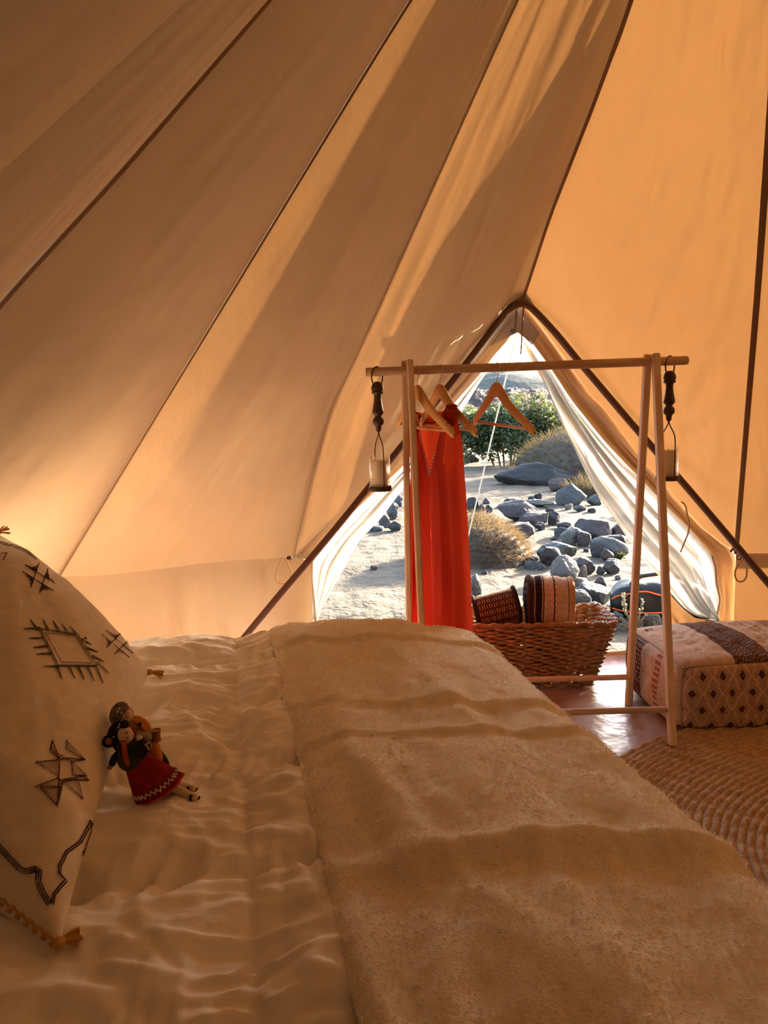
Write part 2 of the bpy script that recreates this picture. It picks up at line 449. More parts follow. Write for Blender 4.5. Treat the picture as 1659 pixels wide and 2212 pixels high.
# brown canvas borders either side
MR_OUT = [(1150, 735), (1172, 770), (1195, 804), (1238, 869), (1306, 953), (1350, 1000), (1391, 1040), (1437, 1090), (1491, 1147), (1538, 1200), (1546, 1225), (1548, 1260), (1557, 1295), (1547, 1338)]
MR_IN = [(1138, 738), (1163, 802), (1176, 826), (1190, 861), (1211, 910), (1244, 975), (1282, 1054), (1320, 1111), (1363, 1173), (1382, 1203), (1423, 1243), (1446, 1278), (1478, 1314), (1501, 1332), (1546, 1338)]
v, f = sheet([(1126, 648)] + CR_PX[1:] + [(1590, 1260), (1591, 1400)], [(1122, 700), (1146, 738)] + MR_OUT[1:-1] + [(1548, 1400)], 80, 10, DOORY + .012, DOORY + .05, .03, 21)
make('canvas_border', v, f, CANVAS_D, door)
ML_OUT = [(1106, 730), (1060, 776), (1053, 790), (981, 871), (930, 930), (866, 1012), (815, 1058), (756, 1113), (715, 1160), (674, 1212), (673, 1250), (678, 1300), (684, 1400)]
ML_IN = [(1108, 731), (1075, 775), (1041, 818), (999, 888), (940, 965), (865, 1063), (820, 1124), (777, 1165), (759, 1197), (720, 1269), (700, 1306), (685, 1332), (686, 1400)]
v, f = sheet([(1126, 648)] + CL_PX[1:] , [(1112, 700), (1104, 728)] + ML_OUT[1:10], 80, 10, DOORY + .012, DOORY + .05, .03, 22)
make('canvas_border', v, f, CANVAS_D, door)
v, f = sheet([(1124, 655), (1104, 680), (1085, 712), (1070, 745)], [(1128, 655), (1150, 690), (1150, 712), (1146, 740)], 20, 14, DOORY + .03, DOORY + .03, .01, 23)
# keep the peak piece above the opening only
tri = np.array([tuple(oy(x, y, DOORY + .03)) for x, y in [(1122, 652), (1075, 712), (1058, 748), (1111, 722), (1118, 718), (1125, 722), (1150, 745), (1166, 720)]])
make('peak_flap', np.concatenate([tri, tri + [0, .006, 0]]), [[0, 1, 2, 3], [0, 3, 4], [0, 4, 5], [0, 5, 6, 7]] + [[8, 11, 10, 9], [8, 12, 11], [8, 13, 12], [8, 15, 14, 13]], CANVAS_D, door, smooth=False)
# gathered mosquito nets
v, f = sheet(MR_OUT, MR_IN, 110, 40, DOORY + .05, DOORY - .06, .085, 31, 4.5); make('mosquito_net', v, f, MESH_NET, door)
v, f = sheet(ML_OUT, ML_IN, 110, 34, DOORY + .05, DOORY - .05, .075, 32, 4.0); make('mosquito_net', v, f, MESH_NET, door)
# second, outer canvas leaf seen behind the upper nets
v, f = sheet([(1121, 720), (1150, 760), (1176, 800), (1182, 830)], [(1125, 722), (1140, 762), (1163, 806), (1178, 832)], 24, 6, DOORY + .10, DOORY + .10, .0, 33); make('canvas_leaf', v, f, CANVAS, door)
# lower canvas sill flap on the right
v, f = sheet([(1446, 1283), (1478, 1317), (1501, 1335), (1546, 1340), (1592, 1345)], [(1440, 1340), (1478, 1385), (1510, 1400), (1546, 1405), (1592, 1408)], 40, 10, DOORY - .02, DOORY + .05, .03, 34); make('sill_flap', v, f, CANVAS, door)
# zips: narrow raised tapes along the outer net edges
for cv, yy in ((MR_OUT[9:], DOORY + .02), (ML_OUT[9:], DOORY + .02)):
    c = smooth_curve(pxcurve(cv, yy), 24, 2); v, f = tube(c, .007, 6); make('zip', v, f, CORD, door)
# toggle loops, strap and ties
def cordpx(pts, Y, r, mat=CORD, n=30): return tube(smooth_curve(pxcurve(pts, Y), n, 3), r, 6)
v, f = cordpx([(1131, 665), (1128, 700), (1127, 735), (1125, 765)], DOORY - .04, .004, CORD); make('hanging_strap', v, f, TAPE, door)
v, f = cordpx([(1116, 668), (1114, 700), (1113, 716)], DOORY - .035, .005, CORD); make('hanging_strap', v, f, TAPE, door)
v, f = cordpx([(1104, 716), (1106, 711), (1110, 712), (1111, 717), (1108, 719), (1104, 716)], DOORY - .03, .0028); make('zip_pull', v, f, IRON, door)
v, f = cordpx([(1472, 1084), (1481, 1090), (1484, 1110), (1489, 1130), (1487, 1152), (1478, 1172), (1470, 1193)], DOORY - .10, .0042); make('tie_cord', v, f, CORD, door)
v, f = cordpx([(1610, 1205), (1594, 1218), (1587, 1235), (1588, 1250), (1596, 1258), (1607, 1256), (1613, 1245), (1613, 1228)], 3.74, .0045)
make('toggle_loop', v, f, CORD, door)
v, f = cordpx([(610, 1204), (600, 1225), (594, 1245), (598, 1258), (612, 1264), (625, 1256), (631, 1238), (622, 1216), (616, 1206)], 3.70, .004)
make('toggle_loop', v, f, CORD, door)
v, f = ellipsoid(oy(625, 1205, 3.72), (.014, .012, .010)); make('toggle', v, f, IRON, door)
v, f = tube([oy(1596 + 5 * math.cos(a), 1204 + 5 * math.sin(a), 3.74) for a in np.linspace(0, 2 * PI, 14)], .003, 6); make('toggle', v, f, IRON, door)
v, f = join([cordpx([(1588, 1180), (1578, 1192)], 3.78, .006, n=4), cordpx([(1588, 1180), (1588, 1196)], 3.78, .006, n=4)]); make('webbing_tab', v, f, TAPE, door)

# A-frame pole
PL = [(553, 1347), (605, 1284), (670, 1208), (735, 1130), (796, 1054), (890, 935), (981, 819), (1032, 753), (1066, 708), (1088, 680), (1102, 665), (1114, 657), (1127, 654), (1139, 657), (1150, 666), (1168, 684), (1205, 725), (1248, 778), (1366, 917), (1404, 960), (1502, 1074), (1589, 1177), (1659, 1259)]
pl = [oy(x, y, DOORY - .06 - .07 * min(1, max(0, (y - 660) / 60)) - .30 * max(0, (y - 900) / 500)) for x, y in PL]
pl = [tuple(p) for p in pl]
def ext(a, b):
    a = np.array(a); b = np.array(b); d = (b - a); t = (0.0 - b[2]) / d[2]; return tuple(b + d * t)
pl = [ext(pl[1], pl[0])] + pl + [ext(pl[-2], pl[-1])]
v, f = tube(smooth_curve(pl, 240, 3), .0165, 12)
make('door_pole', v, f, POLE, label='dark brown A-shaped bent pole standing inside the tent doorway', cat='tent pole')

# ------------------------------------------------------------------ groundsheet floor
def zf(x, y):
    x = np.asarray(x); y = np.asarray(y)
    e = sstep(2.6, 2.9, y)
    return 0.010 * e * (ridged(x * .5 + 3, y * 6.0 + .25 * perlin(x * 1.5, y * 2, 4), 41, 2) - .45) - .004 * (1 - e)
def lip_y(x): return 3.40 + .20 * sstep(.55, 1.2, x) + .22 * sstep(1.2, 1.9, x) + .05 * np.sin(np.asarray(x) * 3)
nx, ny = 150, 150
xs = np.linspace(-2.1, 3.4, nx); tt = np.linspace(0, 1, ny)
X = np.repeat(xs[:, None], ny, 1)
# round outline of the sheet, cut at the threshold lip
ylo = APEX[1] - np.sqrt(np.clip(2.95 ** 2 - (xs - APEX[0]) ** 2, .02, None))
yhi_wall = APEX[1] + np.sqrt(np.clip(2.42 ** 2 - (np.clip(xs, -1.4, 3.2) - APEX[0]) ** 2, .02, None))
yhi = np.where((xs > -.35) & (xs < 1.75), lip_y(xs), np.minimum(yhi_wall, 3.75))
Y = ylo[:, None] * (1 - tt[None]) + yhi[:, None] * tt[None]
Z = zf(X, Y)
dl = yhi[:, None] - Y
Z = Z + .030 * np.exp(-(dl / .035) ** 2) * ((X > -.35) & (X < 1.75))
make('floor', np.stack([X, Y, Z], -1).reshape(-1, 3), grid_faces(nx, ny), PVC, kind='structure', recenter=False)
lipc = [(x, float(lip_y(x)), .034) for x in np.linspace(-.3, 1.72, 60)]
v, f = tube(lipc, .009, 8); make('trim_1', v, f, CORD, kind='structure')

# ------------------------------------------------------------------ ground, berm, hill outside
def gz(x, y):
    x = np.asarray(x, float); y = np.asarray(y, float)
    near = sstep(3.5, 4.6, y)
    z = -.045 + near * (.035 * fbm(x * .9, y * .9, 51, 3) + .026 * fbm(x * 3.2, y * 3.2, 52, 3) + .012 * ridged(x * 5 + 1, y * 7, 55, 2))
    return z + .10 * sstep(9, 22, y) * fbm(x * .3, y * .3, 53, 2)
ns, nr = 420, 230
s = np.linspace(-1.0, 1.25, ns); yr = 3.35 * (90 / 3.35) ** np.linspace(0, 1, nr)
Xg = s[:, None] * yr[None] + 0; Yg = np.repeat(yr[None], ns, 0)
Zg = gz(Xg, Yg)
make('ground', np.stack([Xg, Yg, Zg], -1).reshape(-1, 3), grid_faces(ns, nr), SAND, kind='structure', recenter=False)
make('ground_plain', [(-900, -700, -.22), (900, -700, -.22), (900, 1300, -.22), (-900, 1300, -.22)], [[0, 1, 2, 3]], SAND, kind='structure', recenter=False, smooth=False)
ROCKM = M('rock_far', (0.0352, 0.0253, 0.0209), (0.0187, 0.0132, 0.0121), scale=.9, rough=.95, bump=1.0, bscale=2.2, bdist=.5)
nb, mb = 240, 70
bx = np.linspace(-26, 34, nb)[:, None]; bt = np.linspace(0, 1, mb)[None]
by = 30 + 12 * bt + 0 * bx
prof = 2.15 * sstep(0, .75, bt) * (1 + .18 * fbm(bx * .12, 0 * bx, 61, 3))
bz = -.2 + prof + .35 * sstep(0, .3, bt) * fbm(bx * .8, by * .9, 62, 5) + .25 * sstep(0, .3, bt) * ridged(bx * 1.1, by * 1.3, 63, 3)
make('berm', np.stack([bx + 0 * bt, by, bz], -1).reshape(-1, 3), grid_faces(nb, mb), ROCKM, kind='structure', recenter=False)
HILLM = M('hill_scrub', (0.0392, 0.0434, 0.0364), (0.0280, 0.0322, 0.0280), scale=.03, rough=1.0, bump=.35, bscale=.12, bdist=2)
nh, mh = 160, 40
hx = np.linspace(-260, 420, nh)[:, None]; ht = np.linspace(0, 1, mh)[None]
ridge = 7 + 19 * np.exp(-((hx - 82) / 55) ** 2) + 13 * np.exp(-((hx - 190) / 75) ** 2) + 8 * np.exp(-((hx + 60) / 90) ** 2) + 2.0 * fbm(hx * .02, 0 * hx, 71, 3)
hz = -1 + ridge * np.sin(ht * PI * .5) + 1.2 * fbm(hx * .03, ht * 4, 72, 4) * np.sin(ht * PI * .5)
make('hill', np.stack([hx + 0 * ht, 420 + 90 * ht + 0 * hx, hz], -1).reshape(-1, 3), grid_faces(nh, mh), HILLM, kind='structure', recenter=False)

# ------------------------------------------------------------------ the bed and bedding
BU = Vector((.979, .203, 0)); BV = Vector((-.203, .979, 0))
def bed_w(u, v, z):
    u, v, z = np.broadcast_arrays(np.asarray(u, float), np.asarray(v, float), np.asarray(z, float))
    return np.stack([u * BU.x + v * BV.x, u * BU.y + v * BV.y, z], -1)
FOOT, FAR, NEAR, HEAD = .79, 2.46, .50, -1.05
def over(p, e, r):
    """run a cloth coordinate over an edge at e: (position, drop)"""
    p = np.asarray(p, float)
    a = np.clip((p - (e - r)) / r, 0, PI / 2)
    pos = np.where(p < e - r, p, e - r + r * np.sin(a)); drop = np.where(p < e - r, 0, r * (1 - np.cos(a)))
    return pos, drop + np.clip(p - (e - r) - r * PI / 2, 0, None)
def quilt_h(u, v):
    under = 1 - .8 * sstep(.09, .16, u)
    su = np.abs(np.sin(PI * (u - .005) / .52)); sv = np.abs(np.sin(PI * (v - 2.10) / .335))
    puff = .034 * np.minimum(su * 1.6, 1) ** .55 * np.minimum(sv * 1.25, 1) ** .6
    wrp = .06 * perlin(u * 5, v * 5, 81)
    near_s = np.exp(-(su / .45) ** 2)
    nv_s = np.exp(-(sv / .5) ** 2)
    w1 = ridged((u + wrp) * 3.0, (v + wrp * .5) * 16, 82, 3) - .45
    w2 = ridged((u * .6 + v * .9 + wrp) * 7, (v - u) * 4, 83, 3) - .45
    w3 = ridged((u + wrp) * 18, (v + wrp) * 3.5, 84, 2) - .45
    return (puff * 1.15 + .015 * w1 * (.35 + near_s) + .016 * w2 + .015 * w3 * (.2 + nv_s)) * under + .006 * (1 - under)
def bed_sag(u, v):
    return -.040 * sstep(.25, .74, u) ** 1.3 - .03 * sstep(2.25, 2.46, v) + .02 * sstep(-.2, -.9, u)
bed = thing('bed', tuple(bed_w(-.15, 1.4, 0)), label='low wooden bed with a white mattress under the quilt', cat='bed')
def rbox(u0, u1, v0, v1, z0, z1, e):
    V = []
    for zz, k in ((z0, e), (z0 + e, 0), (z1 - e, 0), (z1, e)):
        for (a, b) in ((u0 + k, v0 + k), (u1 - k, v0 + k), (u1 - k, v1 - k), (u0 + k, v1 - k)): V.append(bed_w(a, b, zz))
    return np.array(V), grid_faces(4, 4, closed_v=True).tolist() + [[3, 2, 1, 0], [12, 13, 14, 15]]
v, f = rbox(HEAD, FOOT - .12, NEAR + .07, FAR - .12, .24, .455, .03); make('mattress', v, f, WHITE_T, bed)
v, f = rbox(HEAD, FOOT - .13, NEAR + .08, FAR - .13, .12, .24, .005); make('bed_frame', v, f, BEDW, bed)
for a, b in ((HEAD + .1, NEAR + .1), (FOOT - .18, NEAR + .1), (FOOT - .18, FAR - .2), (HEAD + .1, FAR - .2)):
    v, f = rbox(a - .04, a + .04, b - .04, b + .04, -.003, .12, .006); make('leg', v, f, BEDW, bed)
# quilt
ua = np.arange(-1.06, FOOT + .16, .0068); va = np.arange(.42, FAR + .20, .0068)
UU, VV = np.meshgrid(ua, va, indexing='ij')
pu, du = over(UU, FOOT - .02, .10); pv, dv = over(VV, FAR - .005, .085); pv2, dn = over(-VV, -(NEAR + .03), .08)
pv = np.where(VV < NEAR + .2, -pv2, pv)
zq = .525 + quilt_h(UU, VV) + bed_sag(pu, pv) - np.maximum(np.maximum(du, dv), dn)
Q = bed_w(pu, pv, np.maximum(zq, .25))
make('quilt', Q.reshape(-1, 3), grid_faces(*UU.shape), QUILT, label='white box-stitched cotton quilt spread over the bed', cat='quilt')
# wool blanket folded across the foot end
A0 = .112
def blanket_h(u, v):
    c = 0
    for v0, amp, wid, sd in ((2.10, .016, .014, 1), (1.635, .014, .015, 2), (1.455, .012, .013, 3), (1.02, .026, .030, 4)):
        vv = v0 + .02 * perlin(u * 3, 0 * u + sd, 91) + .02 * (u - .4)
        c = c + amp * np.exp(-((v - vv) / wid) ** 2) * (.75 + .5 * perlin(u * 2.5, 0 * u + sd * 3, 92)) - amp * .3 * np.exp(-((v - vv + wid * 2) / (wid * 1.6)) ** 2)
    c = c + .020 * fbm(u * 3.2, v * 2.2, 93, 3) + .014 * (ridged(u * 5 + v * .6, v * .9, 94, 2) - .5) + .005 * fbm(u * 14, v * 14, 95, 3) + .0016 * fbm(u * 60, v * 60, 89, 3)
    e = u - A0
    c = c + .009 * np.exp(-((e - .10 - .03 * perlin(v * 1.5, 0 * v, 96)) / .028) ** 2)
    return c
ub = np.concatenate([A0 + .03 * (1 - np.cos(np.linspace(0, PI / 2, 10))), np.arange(A0 + .036, FOOT + .42, .0065)])
vb = np.arange(.42, FAR + .24, .0072)
UU, VV = np.meshgrid(ub, vb, indexing='ij')
wob = .006 * perlin(VV * 6, 0 * VV, 97)
pu, du = over(UU, FOOT + .012, .12); pv, dv = over(VV, FAR + .015, .095); pv2, dn = over(-VV, -(NEAR + .0), .08)
pv = np.where(VV < NEAR + .2, -pv2, pv)
e = np.clip((UU - A0) / .034, 0, 1)
edge = np.sqrt(np.clip(1 - (1 - e) ** 2, 0, 1))
puffu = .024 * (1 - .6 * sstep(.45, .7, UU))
zb = .525 + puffu + bed_sag(pu, pv) - np.maximum(np.maximum(du, dv), dn) * (1 + .02 * perlin(VV * 3, UU * 3, 98)) + (.026 + blanket_h(UU, VV)) * edge - .004 * (1 - edge)
pu = pu + wob * np.exp(-((UU - A0) / .05) ** 2) + .02 * np.clip(du, 0, .3) * perlin(VV * 2.5, 0 * VV, 99)
qs = .525 + quilt_h(UU, VV) + bed_sag(pu, pv) - np.maximum(np.maximum(du, dv), dn)
zb = np.maximum(zb, qs + .006 * edge)
Bk = bed_w(pu, pv, np.maximum(zb, .10))
blk = make('blanket', Bk.reshape(-1, 3), grid_faces(*UU.shape), WOOL, label='beige felted wool blanket folded across the foot end of the bed', cat='blanket')
# loose wool fibres lying on the felt
rg = np.random.default_rng(7); NFZ = 70000
iu = rg.integers(2, Bk.shape[0] - 2, NFZ); iv = rg.integers(2, Bk.shape[1] - 2, NFZ)
base = Bk[iu, iv] + rg.normal(0, .002, (NFZ, 3)) * [1, 1, 0]
e1 = Bk[np.minimum(iu + 1, Bk.shape[0] - 1), iv] - Bk[iu - 1, iv]; e2 = Bk[iu, np.minimum(iv + 1, Bk.shape[1] - 1)] - Bk[iu, iv - 1]
nn_ = np.cross(e1, e2); nn_ /= np.linalg.norm(nn_, axis=1)[:, None] + 1e-9; nn_ *= np.sign(nn_[:, 2:3] + 1e-6)
dr = rg.normal(0, 1, (NFZ, 3)); dr -= nn_ * (dr * nn_).sum(1)[:, None]; dr /= np.linalg.norm(dr, axis=1)[:, None]
ln = rg.uniform(.004, .011, NFZ)[:, None]; sd_ = np.cross(dr, nn_) * .00035
lift = rg.uniform(.0005, .0045, NFZ)[:, None]
FV = np.stack([base + sd_, base - sd_, base + dr * ln * .6 + nn_ * lift, base + dr * ln + nn_ * lift * .6], 1).reshape(-1, 3)
k4 = np.arange(NFZ)[:, None] * 4
make('wool_fibres', FV, np.concatenate([k4 + np.array([[0, 1, 2]]), k4 + np.array([[1, 3, 2]])]), M('wool_fibre', (.92, .86, .76), rough=1.0, spec=.05), blk, kind='stuff', smooth=False)

# ------------------------------------------------------------------ cushion with embroidery
def solve_z(x, y, z): return Vector(oz(x, y, z))
KC1 = oy(322, 1452, 1.64); KC2 = oz(128, 2046, .565); KC3 = oy(-6, 1152, 1.98); KC4 = Vector((-.95, 1.08, .735))
def cushion_pt(u, v, side):
    """u,v in [-1,1]; side +1 front, -1 back"""
    uu, vv = np.broadcast_arrays(np.asarray(u, float), np.asarray(v, float))
    # edges bow inwards between the corners
    bu = uu * (1 - .06 * (1 - vv ** 2)); bv = vv * (1 - .05 * (1 - uu ** 2))
    a = (bu + 1) / 2; b = (bv + 1) / 2
    P = (np.array(KC2)[None] * ((1 - a) * (1 - b)).reshape(-1, 1) + np.array(KC1)[None] * (a * (1 - b)).reshape(-1, 1)
         + np.array(KC4)[None] * ((1 - a) * b).reshape(-1, 1) + np.array(KC3)[None] * (a * b).reshape(-1, 1))
    n = (KC1 - KC2).cross(KC4 - KC2).normalized()
    if n.x < 0: n = -n
    th = (np.clip(1 - np.abs(uu) ** 2.3, 0, 1) * np.clip(1 - np.abs(vv) ** 2.3, 0, 1)) ** .52
    wr = .010 * fbm(uu * 1.6 + vv * .8, vv * 2.2, 103, 3) + .006 * (ridged(uu * 2.2 - vv * 2, vv * 1.2, 104, 2) - .5)
    crn = .022 * np.exp(-((uu + .72 + .25 * (vv + .6)) / .09) ** 2) * sstep(-.2, -.8, vv)
    h = th * (.152 if side > 0 else .15) + (wr * (th ** .5) + (crn if side > 0 else 0) * th ** .5)
    W = P + np.array(n)[None] * (h * side).reshape(-1, 1)
    if side < 0: W[:, 2] = np.maximum(W[:, 2], .548)
    return W
cu = thing('cushion', tuple((KC1 + KC2) / 2), label='large cream linen cushion embroidered with dark stars and a blue-grey square', cat='cushion')
g = np.sin(np.linspace(-1, 1, 71) * PI / 2); GU, GV = np.meshgrid(g, g, indexing='ij')
CF = cushion_pt(GU, GV, 1); CB = cushion_pt(GU, GV, -1)
ff = grid_faces(71, 71)
make('cover_front', CF, ff, LINEN, cu); make('cover_back', CB, ff, LINEN, cu)
bvh = BVHTree.FromPolygons([Vector(p) for p in CF], [list(map(int, q)) for q in ff])
def on_cushion(x, y):
    d = ray(x, y).normalized(); loc, nr, _, _ = bvh.ray_cast(CO, d)
    if loc is None: return None, None
    if nr.dot(d) > 0: nr = -nr
    return loc, nr
def stitches(segs, name, mat, w=2.0, ln=None):
    """each stitch is a small raised lozenge between two pixels on the cover"""
    V = []; Fc = []
    for (x0, y0, x1, y1) in segs:
        a, na = on_cushion(x0, y0); b, nb_ = on_cushion(x1, y1)
        if a is None or b is None: continue
        t = (b - a)
        if t.length > .06 or t.length < 1e-5: continue
        n = (na + nb_).normalized(); sd = t.normalized().cross(n)
        d = ((a + b) / 2 - CO).length; hw = w * d / F * .5
        m = (a + b) / 2 + n * .0035
        k = len(V)
        V += [a + n * .0005, (a + m) / 2 + sd * hw + n * .0012, (b + m) / 2 + sd * hw + n * .0012, b + n * .0005, (b + m) / 2 - sd * hw + n * .0012, (a + m) / 2 - sd * hw + n * .0012, m]
        Fc += [[k + i, k + (i + 1) % 6, k + 6] for i in range(6)]
    if V: make(name, [tuple(p) for p in V], Fc, mat, cu, smooth=False)
rnd = random.Random(4)
def fill_tri(p0, p1, p2, step=5.2, ln=3.2, dirv=(0.55, .83)):
    segs = []
    xs_ = [p0[0], p1[0], p2[0]]; ys_ = [p0[1], p1[1], p2[1]]
    y = min(ys_); row = 0
    def inside(x, y):
        d = lambda a, b: (x - b[0]) * (a[1] - b[1]) - (a[0] - b[0]) * (y - b[1])
        s1, s2, s3 = d(p0, p1), d(p1, p2), d(p2, p0)
        return not ((min(s1, s2, s3) < 0) and (max(s1, s2, s3) > 0))
    while y <= max(ys_):
        x = min(xs_) + (step / 2 if row % 2 else 0)
        while x <= max(xs_):
            if inside(x, y): segs.append((x - dirv[0] * ln / 2, y - dirv[1] * ln / 2, x + dirv[0] * ln / 2, y + dirv[1] * ln / 2))
            x += step
        y += step * .8; row += 1
    return segs
def dotted(pts, step=4.5, ln=3.4, perp=None, rows=1, off=4.0):
    out = []
    c = resample(pts, max(2, int(np.linalg.norm(np.diff(np.asarray(pts, float), axis=0), axis=1).sum() / step)))
    d = np.gradient(c, axis=0); d /= np.linalg.norm(d, axis=1)[:, None] + 1e-9
    for r in range(rows):
        for p, t in zip(c, d):
            nn = np.array([-t[1], t[0]]); q = p + nn * (r * off)
            dv = t if perp is None else nn
            out.append((q[0] - dv[0] * ln / 2, q[1] - dv[1] * ln / 2, q[0] + dv[0] * ln / 2, q[1] + dv[1] * ln / 2))
    return out
# near star: eight dart-shaped points around a bare square
def cr(x, y): return (x * 300 / 1443., 1620 + y * 460 / 2212.)
star = [[cr(375, 140), cr(610, 110), cr(600, 290)], [cr(520, 0), cr(610, 110), cr(680, 100)], [(112, 1602), (106, 1622), (127, 1643)], [(142, 1602), (142, 1620), (180, 1642)],
        [cr(680, 95), cr(875, 105), cr(740, 130)], [cr(735, 130), cr(885, 275), cr(745, 270)], [cr(375, 385), cr(600, 300), cr(630, 390)], [cr(600, 310), cr(640, 340), cr(590, 590)],
        [cr(640, 320), cr(915, 320), cr(840, 280)], [cr(650, 340), cr(800, 310), cr(845, 515)], [cr(420, 400), cr(580, 580), cr(620, 400)]]
segs = []; rim = []
for t in star:
    segs += fill_tri(*t, step=4.6, ln=2.8); rim += dotted(list(t) + [t[0]], 4.6, 3.0)
stitches(segs, 'embroidered_star', STITCH_R, 2.2); stitches(rim, 'embroidered_star', STITCH, 3.4)
# square motif with combs
def cq(x, y): return (x * 420 / 1659., 1120 + y * 500 / 1975.)
sq_o = [cq(330, 930), cq(650, 1000), cq(830, 1240), cq(480, 1265)]
sq = [cq(340, 945), cq(660, 995), cq(820, 1260), cq(490, 1260), cq(340, 945)]
st = dotted(sq, 3.4, 3.0, rows=1) + dotted([(x - 3, y + 2) for x, y in sq], 3.4, 3.0)
for a, b in [((260, 875), (320, 950)), ((365, 875), (410, 950)), ((450, 885), (500, 955)), ((525, 910), (575, 970)), ((595, 930), (650, 985)), ((205, 950), (330, 935)), ((245, 1030), (360, 1020)), ((285, 1110), (400, 1090)),
             ((315, 1165), (430, 1150)), ((375, 1270), (490, 1260)), ((700, 1040), (720, 1020)), ((770, 1080), (690, 1050)), ((825, 1145), (730, 1120)), ((875, 1225), (780, 1190)), ((915, 1320), (820, 1240)),
             ((520, 1370), (470, 1270)), ((630, 1370), (570, 1270)), ((710, 1375), (650, 1270)), ((795, 1390), (730, 1270)), ((870, 1405), (800, 1265))]:
    p, q = np.array(cq(*a)), np.array(cq(*b)); st += dotted([p, q], 3.0, 2.8)
    w = np.array([-(q - p)[1], (q - p)[0]]); w = w / (np.linalg.norm(w) + 1e-9) * 4.5
    st += dotted([p, q + w], 3.0, 2.6) + dotted([p * .5 + q * .5 + w * .3, q + w * .5], 3.0, 2.6)
stitches(st, 'embroidered_square', STITCH_T, 2.6)
inner = [cq(385, 985), cq(640, 1010), cq(775, 1240), cq(520, 1235), cq(385, 985)]
stitches(dotted(inner, 3.2, 2.6), 'embroidered_square', STITCH_R, 1.8)
# two smaller stars near the far edge
def small_star(cx, cy, ax, ay):
    ax = np.array(ax, float); ay = np.array(ay, float); c = np.array([cx, cy], float); out = []
    P_ = lambda a, b: tuple(c + ax * a + ay * b)
    for sx, sy in ((1, 1), (1, -1), (-1, 1), (-1, -1)):
        out += fill_tri(P_(.28 * sx, .28 * sy), P_(1.0 * sx, .30 * sy), P_(.30 * sx, .62 * sy), 3.4, 2.6)
        out += fill_tri(P_(.28 * sx, .28 * sy), P_(.30 * sx, 1.0 * sy), P_(.62 * sx, .30 * sy), 3.4, 2.6)
    for e in (.3, -.3): out += dotted([P_(-1, e), P_(1, e)], 3, 2.6) + dotted([P_(e, -1), P_(e, 1)], 3, 2.6)
    return out
stitches(small_star(84, 1250, (32, 20), (-8, 25)), 'embroidered_star', STITCH, 2.6)
stitches(small_star(252, 1392, (28, 24), (-14, 14)), 'embroidered_star', STITCH, 2.4)
# running borders and zigzag
def cb(x, y): return cr(x, y)
bd = dotted([cb(0, 985), cb(120, 1110), cb(240, 1235), cb(290, 1240), cb(370, 1215), cb(430, 1260), cb(420, 1360), cb(460, 1470), cb(535, 1590)], 3.6, 4.2, perp=1, rows=3, off=5.0)
for a in ([(530, 1590), (545, 1500), (660, 1355), (600, 1290), (600, 1210), (670, 1060), (810, 950), (925, 740), (935, 830), (890, 960), (850, 1090)], [(850, 1060), (900, 1010), (1040, 850)], [(1050, 790), (1065, 640), (1045, 530), (1160, 290), (1155, 350), (1070, 520)]):
    pl_ = [cb(*q) for q in a]; stitches(dotted(pl_, 3.4, 4.6) + dotted([(x + 4, y + 3) for x, y in pl_], 3.6, 4.0), 'embroidered_zigzag', STITCH, 3.0)
stitches(dotted([(322, 1408), (323, 1430), (317, 1455)], 3.2, 4.0), 'embroidered_zigzag', STITCH, 3.0); stitches(dotted([(308, 1490), (303, 1512), (299, 1525)], 3.2, 4), 'embroidered_zigzag', STITCH, 3.0)
zz = dotted([(0, 1172), (30, 1180), (60, 1192), (78, 1207)], 3.2, 3.2, rows=2, off=3.5); stitches(dotted([(0, 1198), (14, 1196), (8, 1210)], 3, 3), 'embroidered_corner', STITCH, 2.6)
stitches(bd, 'embroidered_border', STITCH, 2.8); stitches(zz, 'embroidered_zigzag', STITCH, 3.0)
# yellow whip-stitched edge and corner tassels
EDGE = []
for u, v_ in [(a, -1) for a in np.linspace(-1, 1, 70)]: EDGE.append(cushion_pt(u, v_, 1)[0])
near_edge = [cushion_pt(-1, b, 1)[0] for b in np.linspace(-1, 1, 70)]
def whip(path, nm):
    tw = []
    p = resample(path, 260)
    for i, q in enumerate(p):
        a = i * .9; tw.append(q + np.array([.004 * math.cos(a), .002 * math.sin(a), .004 * math.sin(a)]))
    v, f = tube(tw, .0035, 5); make(nm, v, f, YELLOW, cu)
whip(near_edge, 'edge_stitching')
def tassel(p, d, n=9, L=.07, seed=0, spread=.5):
    r = random.Random(seed); parts = [ellipsoid(p, (.009, .009, .007), nu=8, nv=10)]
    d = Vector(d).normalized()
    for k in range(n):
        q = Vector(p); dd = (d + Vector((r.uniform(-1, 1), r.uniform(-1, 1), r.uniform(-.6, .6))) * spread).normalized()
        pts = [q]
        for s_ in range(5):
            q = q + dd * L / 5 * r.uniform(.7, 1.1); dd = (dd + Vector((0, 0, -.10)) + Vector((r.uniform(-.2, .2), r.uniform(-.2, .2), 0))).normalized()
            q.z = max(q.z, .566); pts.append(q.copy())
        parts.append(tube(pts, .0019, 5))
    return join(parts)
v, f = tassel(KC2 + Vector((0, 0, .006)), (.8, .5, .1), 7, .030, 1, .40); make('tassel', v, f, YELLOW, cu)
v, f = tassel(KC1, (.8, .2, -.1), 7, .035, 2, .35); make('tassel', v, f, YELLOW, cu)
v, f = tassel(KC3, (.6, .2, .3), 7, .035, 3, .5); make('tassel', v, f, YELLOW, cu)

